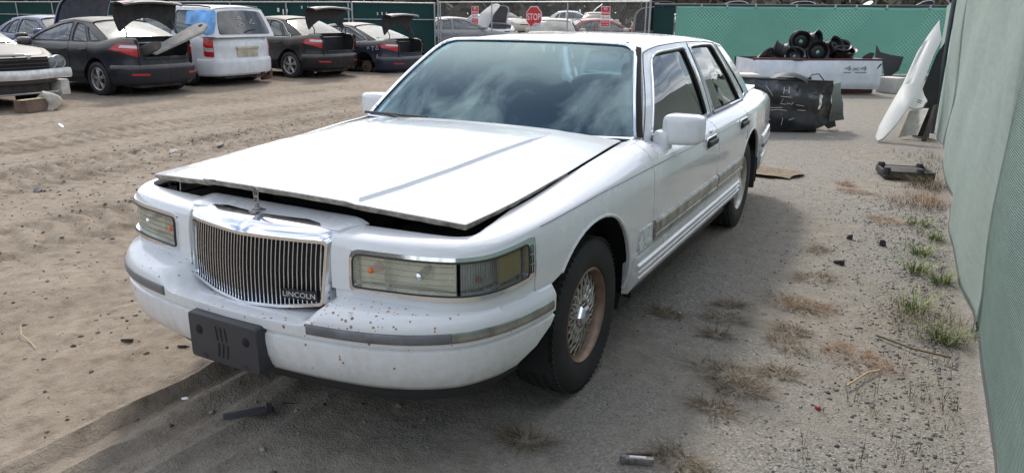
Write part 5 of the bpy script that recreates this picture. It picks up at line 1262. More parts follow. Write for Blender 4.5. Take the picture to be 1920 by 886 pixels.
mb = MB(); mb.tube([(-3.93, .05, 1.12), (-3.93, -.02, 1.16), (-3.915, -.25, 1.19)], .012, 6); mb.build('rear_wiper', BLACKP, van)
mb = MB(); fr_ = lambda a, b: Vector((-3.885+.14*b*1.0-.012, a, 1.07+.52*b))
for pts in ([(.04, .62), (.10, .70), (.16, .62), (.05, .60)], [(.0, .40), (.09, .46), (.17, .36), (.08, .28), (.0, .38), (.06, .36)], [(-.25, .6), (-.15, .45), (-.3, .42)]):
    mb.tube([(-3.905+.16*q[1]-.03, q[0], 1.07+.55*q[1]) for q in pts], .006, 4)
mb.build('chalk_marks', CHALK, van)
mb = MB(); mb.box((-3.60, -.55, .17), (.10, .5, .09), .3); mb.box((-3.62, .1, .20), (.12, .7, .08)); mb.tube([(-3.75, -.75, .30), (-3.70, -.80, .12), (-3.5, -.7, .08)], .05, 6); mb.build('dropped_axle', mat('rusty_brown', (.15, .085, .06), .85, var=.5), van)
for k in range(2):
    pass
opt, So, Go, uao = junk_car('junked_sedan', 'dusty black sedan with empty open boot, between the white minivan and the navy car', 'car', (-11.78, -14.30, 0), RZ, P_OPT, wb=2.72, ro=.92, hw=.90, zdeck=1.06, zbelt=.98, zcow=1.0, roof=1.47, ws0=-.45, ws1=-1.25, rw1=-2.40, rw0=-3.16, group=G_ROW, trunk='open', trunkw=.54, trunkz=.64)
aud, Sa, Ga, uaa = junk_car('junked_sedan', 'dusty navy sedan sitting low without wheels, boot lid raised, last in the row', 'car', (-14.15, -14.05, -.17), RZ, P_AUD, wb=2.84, ro=.98, hw=.92, zdeck=1.04, zbelt=.97, zcow=1.0, roof=1.45, ws0=-.45, ws1=-1.28, rw1=-2.30, rw0=-3.32, group=G_ROW, trunk='open', trunkw=.52, trunkz=.66, gr=-.15, wheels=False)
for cx in (0, -2.84):
    for sg in (1, -1): h = MB().lathe([(.03, .06*sg), (.06, .055*sg), (.065, .02*sg), (.155, .02*sg), (.16, -.02*sg), (.15, -.03*sg)], 'y', 24).build('brake_drum', RUSTY, aud); h.location = (cx, sg*.78, .32)
CHR2 = mat('bright_trim', (.6, .6, .6), .2, .9)
for root, Gx_, rw1_, rw0_ in ((opt, Go, -2.40, -3.16), (aud, Ga, -2.30, -3.32)):
    for sg in (1, -1):
        q = [(-.75, .08), (-1.30, .92), (-1.7, .97), (rw1_+.12, .92), (rw0_+.52, .30), (rw0_+.42, .09), (-.75, .08)]
        c = catmull(q, 5); MB().tube([Vector(p) for p in Gx_(c[:, 0], c[:, 1], sg, .010)], .011, 5).build('window_brightwork', CHR2, root)
mb = MB()
for pts in ([(-3.25, .80), (-3.22, .85), (-3.27, .86), (-3.30, .81)], [(-3.36, .86), (-3.46, .86)], [(-3.41, .86), (-3.41, .77)], [(-3.5, .80), (-3.58, .80), (-3.54, .88), (-3.5, .80)], [(-3.54, .70), (-3.53, .62)]):
    mb.tube([Vector(Sa.P(uaa(p[0]+.25), p[1]-.06, 1, .004)) for p in pts], .006, 4)
mb.build('chalk_marks', CHALK, aud)
# things lying in the charcoal sedan's boot
def lathe_obj(prof, name, m, parent, n=32): return MB().lathe(prof, 'z', n).build(name, m, parent)
sp = empty('spare_tyre', (-6.72, -11.05, .78), 0, 'dusty tyre lying in the open boot of the charcoal sedan', 'tyre')
o = lathe_obj([(.19, .07), (.20, .09), (.26, .10), (.30, .07), (.305, 0), (.30, -.07), (.26, -.10), (.20, -.09), (.19, -.07)], 'tread', mat('dusty_tyre', (.07, .06, .05), .9, var=.5), sp); o.rotation_euler = (.5, .2, 0)
o = lathe_obj([(.02, .02), (.12, .03), (.19, .07), (.19, -.07)], 'rim', UNDER, sp); o.rotation_euler = (.5, .2, 0)
pn = empty('car_scrap', (-7.2, -10.75, 1.03), 0, 'long grey plastic panel sticking out of the charcoal sedan boot', 'car part')
mb = MB(); q = roundpoly([(-.62, -.10), (.45, -.20), (.66, -.10), (.66, .08), (.45, .18), (-.62, .10)], .06, 4); mb.prism(q, lambda p: (p[0], p[1], -.02+.05*p[0]**2), lambda p: (p[0]*.98, p[1]*.9, .02+.05*p[0]**2)); o = mb.build('panel_shell', mat('grey_dusty_plastic', (.24, .23, .21), .7, var=.3), pn, bevel=.008)
mb = MB(); mb.prism(roundpoly([(.50, -.03), (.58, -.03), (.58, .03), (.50, .03)], .02, 3), lambda p: (p[0], p[1], .030), lambda p: (p[0], p[1], .045)); o2 = mb.build('cap', DARK, pn)
pn.rotation_euler = (.35, -.42, PI-.15)
# dull black sedan nose-on at the left edge, bumper skin gone
mer, Sm, Gm, uam = junk_car('wrecked_sedan', 'black sedan facing out, bumper torn off, bare silver crash bar and round lamps', 'car', (-4.18, -11.52, 0), PI/2, P_MER, wb=2.72, fo=.80, ro=1.0, hw=.865, zh0=.80, zcow=.98, zbelt=.95, roof=1.42, ws0=-.50, ws1=-1.28, R=.305, lamps=False, front='dusty', rear_glass=GL_D, zb=.40)
for n_ in ('headlight', 'grille'):
    for ch in [c for c in mer.children if c.name.startswith(n_)]: bpy.data.objects.remove(ch)
BAR = mat('scuffed_aluminium', (.62, .62, .61), .4, .4, var=.25, vscale=7)
mb = MB(); mb.grid(lambda a, b: (.86-.12*(2*a-1)**2+.02*math.sin(b*PI), .84*(2*a-1), .47+.15*b+.005*math.sin(a*9)), 26, 5); mb.grid(lambda a, b: (.86-.12*(2*a-1)**2-.08*b, .84*(2*a-1), .62), 26, 2); mb.grid(lambda a, b: (.86-.12*(2*a-1)**2-.08*b, .84*(2*a-1), .47), 26, 2); mb.build('crash_bar', BAR, mer, angle=40)
u = float(Sm.uy(.46)); 
mb = MB(); mb.grid(lambda a, b: (.815-.04*(2*a-1)**2, .46*(2*a-1), .63+.19*b), 10, 3); mb.build('radiator_opening', DARK, mer)
for z in (.66, .72, .78): MB().tube([(.82, -.44, z), (.835, 0, z), (.82, .44, z)], .008, 5).build('radiator_bar', UNDER, mer)
for sg in (1, -1):
    for y, r in ((.52, .085), (.70, .105)):
        h = MB().lathe([(.001, .05), (r*.5, .045), (r*.9, .02), (r, 0)], 'x', 24, (.735-.09*(y > .6), sg*y, .715)).build('headlight', GL_J if sg > 0 else WHL, mer); MB().lathe([(r, .0), (r*1.06, .02), (r*1.1, 0), (r*1.1, -.06)], 'x', 24, (.735-.09*(y > .6), sg*y, .715)).build('lamp_ring', REFL, h); MB().lathe([(.001, -.05), (r*.6, -.03), (r, 0)], 'x', 20, (.735-.09*(y > .6), sg*y, .715)).build('lamp_bowl', REFL, h)
    mb = MB(); mb.box((.55, sg*.70, .30), (.30, .18, .26), .2*sg); mb.build('inner_wing', mat('dirty_white_plastic', (.45, .44, .40), .7, var=.4), mer, bevel=.03)
mb = MB(); mb.box((.62, 0, .36), (.16, .9, .20)); mb.build('radiator', UNDER, mer); mb = MB(); mb.tube([(.74, -.38, .24), (.76, .55, .245)], .022, 6, flat=(1, .5)); mb.build('lower_bar', BAR, mer)
MB().lathe([(.001, .01), (.035, .008), (.038, 0)], 'x', 14, (.835, .12, .83)).build('bonnet_badge', CHR2, mer)
mb = MB(); mb.tube([(-.46, .62, 1.005), (-.50, .1, 1.03), (-.47, -.62, 1.01)], .012, 5); mb.build('wiper', BLACKP, mer)
# second row behind: blue sedan nose-on with its bonnet up, and a pale one beside it
blu, *_ = junk_car('junked_sedan', 'blue sedan behind the row with its bonnet propped fully open', 'car', (-9.75, -17.35, 0), PI/2+.05, P_BLU, hood=64, roof=1.42, lamps=False, hw=.90, fo=.95, ws0=-.62)
for ch in blu.children:
    for g in ch.children:
        if g.name.startswith('hood_liner'): g.data.materials[0] = mat('grey_blue_liner', (.085, .09, .115), .85, var=.25)
        if g.name.startswith('hood_rim'): g.data.materials[0] = P_SIL
pale, *_ = junk_car('junked_sedan', 'pale dusty sedan half hidden behind the wrecked black sedan', 'car', (-8.1, -20.4, 0), PI/2+.1, P_SIL, roof=1.47, trunk='closed')

# cars beyond the fences
G_FAR = 'junked cars beyond the fences'
far_specs = [
 ('grey sedan seen through the left of the gate, bonnet up', P_GRY, (-24.2, -13.6), 2.5, 66, P_GRY), ('cream dusty sedan right behind the stop sign', P_CRM, (-22.2, -9.75), -2.75, 'closed', None),
 ('red wreck poking out beside the cream sedan behind the gate', P_RED, (-25.2, -7.6), 2.2, 'closed', None), ('dark sedan with light raised bonnet behind the right of the gate', P_SIL, (-23.6, -6.6), .35, 58, P_CRM),
]
for lab, p, (x, y), rz, hd, hm in far_specs: junk_car('junked_sedan', lab, 'car', (x, y, 0), rz, p, hood=hd, hoodm=hm, lamps=(hd == 'closed'), group=G_FAR)
wv, *_ = junk_car('junked_minivan', 'dirty white van behind the right-hand no-parking sign', 'minivan', (-22.3, -3.6, 0), .5, P_VAN, wb=2.95, ro=.95, hw=.965, zh0=.80, zcow=1.08, zbelt=1.06, zdeck=1.07, roof=1.72, ws0=-.20, ws1=-1.05, rw1=-3.70, rw0=-3.88, R=.335, yt=.70, wins=vanw, van=True, lamps=False)
proto, *_ = junk_car('junked_sedan', 'white hatch with raised bonnet far beyond the left fence', 'car', (-24, -25, 0), 1.2, P_VAN, hood=60, lamps=False, group=G_FAR)
for lab, x, y, rz, z in (('leftmost wreck showing over the left fence', -24.5, -38, .4, .0), ('wreck showing over the left fence above the charcoal sedan', -23.5, -30, 1.5, .1), ('wreck showing over the left fence above the minivan', -22.5, -24.5, 1.3, .1), ('wreck showing over the left fence near the gate', -24.5, -19.5, 2.2, .15)):
    c = copy_tree(proto); c.location = (x, y, z); c.rotation_euler.z = rz; c['label'] = lab
proto2 = [o for o in COL.objects if o.get('label', '').startswith('cream dusty')][0]; proto3 = [o for o in COL.objects if o.get('label', '').startswith('grey sedan seen')][0]
for src, lab, x, y, rz, z in ((proto, 'white wreck with raised bonnet, back row left of the stop sign', -31.5, -17.5, .9, .1), (proto3, 'grey wreck in the back row above the grey sedan', -30.0, -20.5, 1.4, .1), (proto2, 'cream wreck in the back row between stop sign and right-hand sign', -31.5, -12.0, .4, .25), (proto3, 'grey wreck with raised bonnet in the back row near the right-hand sign', -30.5, -9.0, -.4, .2), (proto, 'white wreck in the back row right of the white van', -31.0, -5.5, .8, .3),
    (proto2, 'pale wreck in the last row behind the gate, left', -42, -22, 1.2, .3), (proto, 'white wreck in the last row behind the gate, middle', -42.5, -16.5, 2.0, .35), (proto3, 'grey wreck in the last row behind the gate, right', -42, -12.0, .3, .4), (proto2, 'pale wreck in the last row beyond the back fence', -41, -7.0, 2.4, .4)):
    c = copy_tree(src); c.location = (x, y, z); c.rotation_euler.z = rz; c['label'] = lab; c['group'] = G_FAR
bx, *_ = junk_car('junked_pickup', 'silver pickup cab roof showing above the right end of the back fence', 'pickup', (-30.5, 4.2, .0), -.5, P_SIL, roof=1.86, zbelt=1.15, zcow=1.12, zdeck=1.15, zh0=.95, rw1=-1.9, rw0=-2.1, ws0=-.4, ws1=-1.0, hw=.95, R=.36, yt=.68, lamps=False, wins=[roundpoly([(-.7, .1), (-1.05, .9), (-1.85, .9), (-1.95, .1)], .06, 4)])
for lab, x, y, rz, z in (('wreck beyond the back fence left of centre', -34, -3.2, .6, .35), ('wreck beyond the middle of the back fence', -33, -.6, 1.9, .35), ('wreck beyond the back fence right of centre', -35, 1.6, 1.1, .4)):
    c = copy_tree(proto); c.location = (x, y, z); c.rotation_euler.z = rz; c['label'] = lab
# ------------------------------------------------------------------ piles of parts by the back fence
WBED = mat('scuffed_white_bed', (.62, .65, .72), .35, coat=.3, var=.12, vscale=5, bump=.1, bscale=6); MAROON = mat('maroon_underside', (.09, .03, .03), .6, var=.4)
BBED = mat('scratched_black_panel', (.016, .017, .024), .28, coat=.5, var=.7, vscale=7, bump=.15, bscale=12)
bed = empty('pickup_bed', (-14.05, .2, 0), 0, 'dented white pickup bed by the back fence, loaded with black wheels', 'truck bed')
pa, pb_ = Vector((-13.32, -1.05, 0)), Vector((-14.62, 1.24, 0)); dx = (pb_-pa); BL = dx.length; dx.normalize(); dn = Vector((dx.y, -dx.x, 0)); dn = dn if dn.x > 0 else -dn
def bedp(u, z, k=0): p = pa+dx*u+dn*k; return Vector((p.x, p.y, z))-bed.location
def bq(x, y): return (x, y)
mb = MB()
def bside(a, b):
    u = BL*a; z0 = .12+.06*(1-a)*.5; z = z0+(.70-z0)*b; k = .06*math.sin(b*PI)*.8-.05*math.exp(-((u-.9)/.09)**2)+.02*math.sin(b*9)*(b < .35); return bedp(u, z, k)
mb.grid(bside, 40, 14); mb.build('side_panel', WBED, bed)
mb = MB(); mb.tube([bedp(-.03, .715, -.02), bedp(BL*.36, .712, -.02), bedp(BL*.40, .70, -.02), bedp(BL+.01, .715, -.02)], .022, 6, flat=(1.6, 1)); mb.build('bed_rail', MAROON, bed)
mb = MB(); mb.grid(lambda a, b: bedp(-.10*b, .72-.05*b-.20*a*b, -.02-.30*b), 6, 4); mb.build('bent_corner', WBED, bed)
mb = MB(); mb.grid(lambda a, b: bedp(BL+.01+.02*math.sin(b*PI), .16+.58*a, -.02-.42*b), 10, 5); mb.build('end_panel', WBED, bed)
mb = MB(); mb.tube([bedp(BL-.02-.10*math.sin(t*PI), .30+.34*t, .025) for t in np.linspace(0, 1, 12)], .014, 6); mb.build('lamp_recess', DARK, bed)
mb = MB(); mb.grid(lambda a, b: bedp(.25+(BL-.35)*a, .13-.10*b, -.02-.05*b+.02*math.sin(a*14)), 20, 4); mb.grid(lambda a, b: bedp(BL*a, .30, -.05-1.3*b), 6, 6); mb.grid(lambda a, b: bedp(BL*a, .30+.4*b, -1.35), 6, 3); mb.build('bed_floor', MAROON, bed)
for u0 in (0, BL-.06): MB().grid(lambda a, b: bedp(u0+.03, .3+.40*a, -.03-1.3*b), 4, 6).build('bed_end', WBED, bed)
Mt = facing(bedp(BL-.55, .545, .058), dx, (0, 0, 1)); DECAL = mat('grey_decal', (.22, .22, .24), .5)
text('4x4', .24, Mt @ Matrix.Diagonal((1.35, .55, 1, 1)), DECAL, 'decal', bed, .001)
mb = MB(); mb.box(bedp(BL-.72, .465, .056), (.004, .16, .018), math.atan2(dn.y, dn.x)); mb.box(bedp(BL-.44, .465, .056), (.004, .24, .018), math.atan2(dn.y, dn.x)); mb.build('decal_stripe', DECAL, bed)
wl = [((-14.39, -.36, 1.06), (.9, .35, -.05), .205, 'black steel wheel at the very top of the pile'), ((-14.12, -.72, .87), (.25, -1, .3), .19, 'black steel wheel tilted at the left of the pile'), ((-14.40, .0, .85), (1, .25, .05), .215, 'black steel wheel facing out in the middle of the pile'),
      ((-14.75, .26, .95), (.5, .8, .5), .19, 'black steel wheel behind the middle one, leaning right'), ((-14.70, .50, .80), (.35, .15, 1), .225, 'black steel wheel lying nearly flat at the right of the pile'), ((-14.18, -.42, .74), (.7, .2, .8), .20, 'black steel wheel low between the left and middle ones'),
      ((-14.02, -.92, .74), (.3, -.6, .8), .19, 'black steel wheel lowest at the far left of the pile'), ((-14.62, -.14, 1.08), (.4, 1, .1), .19, 'black steel wheel standing edge-on behind the top one'), ((-14.85, .40, .90), (.6, .2, .9), .19, 'black steel wheel tucked behind the flat one')]
for i, (c, ax, r, lab) in enumerate(wl):
    z = Vector(ax).normalized(); wroot = empty('steel_wheel', c, 0, lab, 'wheel', 'black steel wheels heaped in the white bed')
    q = z.to_track_quat('Z', 'Y'); wroot.rotation_mode = 'QUATERNION'; wroot.rotation_quaternion = q
    k = r/.205
    MB().lathe([(a*k, b) for a, b in [(.205, .11), (.215, .115), (.212, .10), (.19, .09), (.182, .05), (.165, .02), (.165, -.05), (.185, -.07), (.19, -.09), (.212, -.10), (.215, -.115), (.20, -.105), (.178, -.06), (.158, -.04), (.158, .02), (.175, .055), (.182, .095)]], 'z', 36, close=True).build('rim_barrel', STEELW, wroot, angle=40)
    mb = MB().lathe([(a*k, b) for a, b in [(.035, .03), (.05, .045), (.09, .05), (.13, .03), (.16, .012)]], 'z', 36); mb.build('wheel_disc', STEELW, wroot)
    mb = MB()
    for j in range(8): a = 2*PI*j/8; mb.lathe([(.001, .0), (.016*k, .0)], 'z', 8, (.125*k*math.cos(a), .125*k*math.sin(a), .040))
    mb.build('vent_hole', DARK, wroot)
# black bed section in front
bb = empty('pickup_bed_section', (-8.3, .4, 0), 0, 'scratched black pickup bed section marked in chalk, standing behind the white sedan', 'truck bed')
qa, qb = Vector((-7.55, -.75, 0)), Vector((-8.52, .98, 0)); ex = qb-qa; EL = ex.length; ex.normalize(); en = Vector((ex.y, -ex.x, 0)); en = en if en.x > 0 else -en
def bbp(u, z, k=0): p = qa+ex*u+en*k; return Vector((p.x, p.y, z))-bb.location
def bbs(a, b):
    u = EL*a; z0 = .06+.03*math.sin(a*7); zt0 = .765-.07*a; z = z0+(zt0-z0)*b
    k = .05*math.sin(b*PI)+.030*math.sin(u*5+b*3)+.020*math.sin(b*13+u*4)+.012*math.sin(u*17-b*6)-.10*max(0, a-.88)/.12*(1 if a > .88 else 0); return bbp(u, z, k)
outl = roundpoly([(0, 0), (.92, 0), (.985, .06), (1, .9), (.985, 1), (0, 1)], [0, .03, .03, .03, .02, 0], 3)
lamp_h = roundpoly([(.885, .42), (.925, .42), (.93, .75), (.89, .75)], .01, 2)
def bbs_np(a, b): return np.array([bbs(float(x), float(y)) for x, y in zip(a, b)])
patch('side_panel', [(x, y) for x, y in outl], bbs_np, BBED, bb, .05, holes=[lamp_h], thick=.03, ref=lambda P: P*0+np.array(en))
mb = MB(); mb.tube([bbs(a, 1.0)+Vector((0, 0, .005)) for a in np.linspace(0, .985, 14)], .016, 6); mb.build('bed_rail', BLACKP, bb)
mb = MB(); mb.grid(lambda a, b: bbs(1, .1+.85*a)+Vector((-.35*b, .05*b+.12*b*(1-a), 0))-Vector((.02, 0, 0)), 8, 5); mb.build('end_face', BBED, bb)
mb = MB(); mb.prism([(0, .66), (.02, .56), (.24, .05), (.10, .02), (-.02, .10)], lambda p: bbp(EL-.02+p[0], p[1], -.20-.5*p[0]), lambda p: bbp(EL-.02+p[0], p[1], -.22-.5*p[0])); mb.build('torn_flap', BLACKP, bb)
mb = MB(); mb.box(bbp(EL*.907, .50, .0), (.02, .03, .045)); mb.box(bbp(EL*.907, .40, .0), (.02, .03, .05)); mb.build('lamp_clip', SWHITE, bb)
mb = MB(); mb.box(bbp(EL*.5, .08, -.25), (.5, EL*.8, .14), math.atan2(en.y, en.x)); mb.box(bbp(EL*.5, .45, -.75), (.03, EL*.95, .5), math.atan2(en.y, en.x)); mb.build('bed_inside', DARK, bb)
mb = MB()
def chalk(pts, r=.0038): mb.tube([bbs(p[0], p[1])+en*.004 for p in pts], r, 4)
for p in ([(.635, .86), (.625, .74)], [(.675, .87), (.665, .75)], [(.63, .80), (.67, .81)], [(.605, .69), (.685, .675)], [(.625, .64), (.615, .54), (.65, .535)], [(.655, .575), (.66, .54), (.675, .56), (.685, .535), (.695, .58)], [(.50, .88), (.53, .76), (.545, .70)], [(.55, .40), (.60, .425), (.66, .41)], [(.74, .42), (.80, .405)], [(.635, .26), (.637, .12)], [(.68, .23), (.72, .26)], [(.42, .55), (.55, .45), (.63, .47)], [(.52, .33), (.56, .20)], [(.44, .20), (.50, .13)], [(.72, .53), (.78, .50)]): chalk(p)
mb.build('chalk_marks', CHALK, bb)
bo = empty('foam_board', (-8.0, -.30, .70), 0, 'off-white board lying on top of the black bed section', 'board'); mb = MB(); mb.box((0, 0, .06), (.32, .62, .07), .5); attach_ = mb.build('board', mat('off_white_board', (.60, .58, .50), .7), bo, bevel=.02)
bl = empty('plastic_cover', (-8.32, .38, .70), 0, 'curved black plastic cover lying on the black bed section', 'car part'); mb = MB(); mb.grid(lambda a, b: (.2*(b-.5), -.26+.52*a, .03+.09*math.sin(a*PI)**.7-.05*(b-.5)**2*4), 14, 5); o = mb.build('cover', BLACKP, bl); 
mb = MB(); mb.tube([(.05, .24, .02), (.0, .30, .10), (-.02, .38, .11), (0, .46, .02)], .008, 5); mb.build('cable', BLACKP, bl)
# white fender leaning on the fence
fe = empty('white_fender', (-7.949, 1.677, .0), 0, 'bare white car fender leaning upright against the pale green fence', 'car part')
fa = Vector((-.611, .218, .761)); fn_ = Vector((.72, -.245, .649)); fbv = Vector((-.328, -.945, .008))
fo_ = [(1.959, -.005), (1.80, -.07), (1.665, -.135), (1.416, -.13), (1.145, -.143), (.903, -.155), (.789, -.224), (.713, -.287), (.60, -.275), (.55, -.20), (.54, -.148), (.367, -.1), (.157, -.047), (.03, .0), (.0, .04), (.008, .067), (.072, .115), (.237, .136), (.58, .112), (.903, .079), (1.176, .084), (1.451, .089), (1.707, .047)]
def ff(u, v):
    t = np.clip((v+.16)/.28, 0, 1.0); h = .06*np.sin(np.clip((v+.20)/.36, 0, 1)*PI)+.05*np.exp(-((u-.62-.9*v)/.16)**2)*np.clip((.05-v)/.15, 0, 1)-.03*np.exp(-((v-.02-.05*(u-1.2))/.02)**2)*(u > .9)*(u < 1.6)
    return u[:, None]*np.array(fa)+v[:, None]*np.array(fbv)+h[:, None]*np.array(fn_)
FEND = mat('cream_white_paint', (.60, .60, .56), .3, coat=.4, var=.05)
patch('fender_skin', [(u+.0, v) for u, v in fo_], ff, FEND, fe, .035, thick=.03, ref=lambda P: P*0+np.array(fn_))
mb = MB()
for k in range(2): mb.tube([fa*(.665-.03*k)+fbv*(-.20)+fn_*.062, fa*(.655-.03*k)+fbv*(-.255)+fn_*.05], .008, 5, flat=(1, .5))
mb.build('vent_slot', mat('navy_slot', (.015, .02, .06), .3), fe)
li = empty('fender_liner', (-8.36, 1.98, 0), 0, 'dirty pale wheel-arch liner propped behind the white fender', 'car part')
mb = MB(); mb.grid(lambda a, b: (-.02-.22*a-.10*math.sin(b*PI), -.14+.22*b+.08*a, .02+.34*a+.05*b), 8, 8); mb.build('liner', mat('dirty_liner', (.55, .53, .49), .6, var=.4), li); mb = MB(); mb.tube([(.0, .16, .0), (-.22, .24, .46)], .02, 6, flat=(2.2, .6)); mb.build('flange', UNDER, li)
bp_ = empty('car_scrap', (-8.7, 2.08, 0), 0, 'black plastic panel leaning between the white fender and the fence', 'car part')
mb = MB(); q = [(-.10, .03), (.12, .0), (.16, .45), (.08, .95), (.06, 1.25), (-.02, 1.1), (-.12, .6)]; mb.prism(q, lambda p: (-.25*p[1], p[0]*.8+.06*p[1], p[1]), lambda p: (-.25*p[1]-.03, p[0]*.8+.06*p[1]+.01, p[1])); mb.build('panel', BLACKP, bp_, bevel=.008); mb = MB(); mb.box((-.02, .02, .16), (.04, .20, .3)); mb.build('bracket', UNDER, bp_)
blk = empty('foam_block', (-15.45, 1.46, 0), -.5, 'square white block on the ground right of the white pickup bed', 'block'); mb = MB(); mb.box((0, 0, .165), (.40, .46, .32)); mb.build('block', mat('off_white_block', (.55, .55, .53), .75), blk, bevel=.012)
bfn = empty('black_fender', (-18.4, 1.2, .1), 0, 'pointed black fender leaning on the green back fence', 'car part')
mb = MB(); q = [(-.32, .80), (-.20, .62), (.05, .56), (.34, .52), (.28, .20), (.02, -.05), (-.05, .10), (-.10, .30), (-.30, .40)]; mb.prism(q, lambda p: (-.25*p[1]-.1*p[0], p[0], p[1]), lambda p: (-.25*p[1]-.06-.1*p[0], p[0], p[1])); mb.build('fender_skin', BLACKP, bfn, bevel=.01)
bs = empty('black_bracket', (-16.9, .82, .6), 0, 'small black bracket poking up behind the white pickup bed', 'car part'); mb = MB(); mb.prism([(-.12, 0), (.10, 0), (.14, .16), (.04, .17), (-.10, .08)], lambda p: (0, p[0], p[1]), lambda p: (-.06, p[0], p[1])); mb.tube([(-.03, 0, 0), (-.03, 0, -.60)], .03, 6); mb.build('bracket', BLACKP, bs)
# ------------------------------------------------------------------ small things on the ground
def zat(x, y): return gz_at(x, y)
tray = empty('plastic_tray', (-5.70, 1.98, zat(-5.7, 1.98)), .25, 'battered black plastic tray on the ground beside the fence', 'car part')
mb = MB(); mb.box((0, 0, .035), (.42, .46, .03)); mb.box((.0, 0, .07), (.30, .34, .03)); mb.box((.19, .02, .06), (.03, .40, .06)); mb.box((-.19, 0, .05), (.03, .44, .07)); mb.box((0, -.22, .06), (.36, .03, .05)); mb.box((0, .22, .055), (.40, .03, .07)); mb.build('tray', mat('muddy_plastic', (.035, .033, .026), .75, var=.5, vscale=14), tray, bevel=.006)
for p in ((.15, -.20), (-.15, -.19), (-.14, .17), (.17, .1)): MB().lathe([(.001, .12), (.03, .12), (.04, .09), (.04, .05)], 'z', 8, (p[0], p[1], 0)).build('lug', BLACKP, tray)
mt = tag(MB().grid(lambda a, b: (-5.35+.42*a-.02*math.sin(b*9), .52+.52*b+.05*math.sin(a*5), zat(-5.3, .8)+.022+.012*math.sin(a*6+b*4)), 12, 12).build('rag', mat('brown_mat', (.20, .155, .105), .95, var=.4, vscale=30, bump=.6, bscale=90), None), 'brown rag of matting on the ground behind the rear tyre', 'mat')
st = empty('trim_strip', (.86, -.17, zat(.86, -.17)+.012), math.atan2(.16, -.19), 'broken dark plastic trim strip lying in the shade under the front bumper', 'car part')
mb = MB(); mb.grid(lambda a, b: (-.13+.16*a, -.022+.044*b, .018*math.sin(b*PI)+.004), 8, 4); mb.build('strip', GREYP, st); mb = MB(); mb.box((.045, 0, .012), (.02, .05, .02)); mb.grid(lambda a, b: (.05+.12*a, -.02+.03*b*(1-a)+.01*a, .01+.015*math.sin(a*PI)), 6, 3); mb.build('broken_end', BLACKP, st)
tl_ = empty('folding_tool', (.445, 1.29, zat(.445, 1.29)+.01), math.atan2(.10, -.04), 'small rusty folding tool half open on the gravel at the bottom of the frame', 'tool')
mb = MB(); mb.box((0, -.012, .012), (.115, .022, .020)); mb.build('handle', mat('tool_steel', (.22, .21, .20), .45, .6, var=.5, vscale=40), tl_, bevel=.004); mb = MB(); mb.box((.0, .018, .010), (.11, .012, .016), .22); mb.build('arm', RUSTY, tl_, bevel=.003)
mb = MB(); mb.lathe([(.001, .026), (.012, .025), (.014, .0)], 'z', 12, (-.052, -.010, 0)); mb.build('pivot', STRIP, tl_); mb = MB(); mb.box((.0, -.012, .0225), (.06, .012, .002)); mb.build('label_plate', SWHITE, tl_)
def chip(name, x, y, s, m, lab, cat, rz=0, h=.01):
    mb = MB(); q = [(s[0]*math.cos(t)*(.8+.3*random.random()), s[1]*math.sin(t)*(.8+.3*random.random())) for t in np.linspace(0, 2*PI, 9)[:-1]]
    mb.prism(q, lambda p: (p[0], p[1], 0), lambda p: (p[0]*.9, p[1]*.9, h*(1+.6*math.sin(p[0]*60)))); o = mb.build(name, m, None, bevel=.0015, seg=1); o.location = (x, y, zat(x, y)+.002); o.rotation_euler = (.08, .05, rz); return tag(o, lab, cat)
PAPER = mat('paper_white', (.75, .75, .75), .6); LEAF = mat('dead_leaf', (.05, .035, .022), .8, var=.4)
chip('paper_scrap', .959, -.478, (.020, .010), PAPER, 'tiny white paper scrap in the wheel rut', 'litter', 2.0, .004)
chip('dead_leaf', .689, -1.235, (.016, .042), LEAF, 'dark dead leaf on the sand left of the plate bracket', 'leaf', .3)
chip('dead_leaf', .60, -.95, (.012, .03), LEAF, 'smaller dark leaf on the sand close under the bumper', 'leaf', .3)
chip('red_chip', -.293, 1.812, (.018, .012), mat('red_plastic', (.30, .03, .04), .4), 'tiny red plastic chip on the gravel', 'litter', .5)
chip('paper_scrap', -1.02, 1.02, (.014, .008), PAPER, 'tiny white scrap on the gravel beside the front tyre', 'litter', .4, .004)
br = chip('plastic_clip', -2.407, 1.691, (.05, .03), BLACKP, 'black plastic clip lying on bare gravel', 'car part', .8, .022)
chip('dark_stone', -2.979, 1.924, (.030, .025), mat('dark_rock', (.04, .04, .042), .8), 'dark stone farthest from the fender, toward the fence', 'stone', 0, .03)
chip('dark_stone', -3.02, 1.70, (.026, .022), bpy.data.materials['dark_rock'], 'dark stone nearer the car of the two', 'stone', 1, .025)
chip('paper_strip', -3.35, -8.46, (.18, .025), PAPER, 'pale strip of litter on the sand in front of the wrecked black sedan', 'litter', 1.2, .006)
chip('torn_plastic', -2.8, -5.40, (.14, .06), mat('grey_scrap', (.17, .16, .14), .6), 'grey torn plastic scrap out on the sand', 'litter', 1.0, .018)
chip('torn_plastic', -3.3, -5.22, (.09, .04), bpy.data.materials['grey_scrap'], 'smaller torn scrap beside the grey one', 'litter', .4, .018)
chip('dark_scrap', -.9, -4.75, (.09, .04), BLACKP, 'dark scrap half buried in the sand', 'litter', .9, .02)
STRAW = mat('straw', (.42, .34, .20), .8)
mb = MB(); mb.tube([(.86, -1.83, .03), (.90, -1.76, .012), (.925, -1.64, .008), (.955, -1.54, .010)], [.0025, .003, .003, .002], 5); o = tag(mb.build('straw_stalk', STRAW, None), 'single bent straw on the pressed wheel track', 'straw')
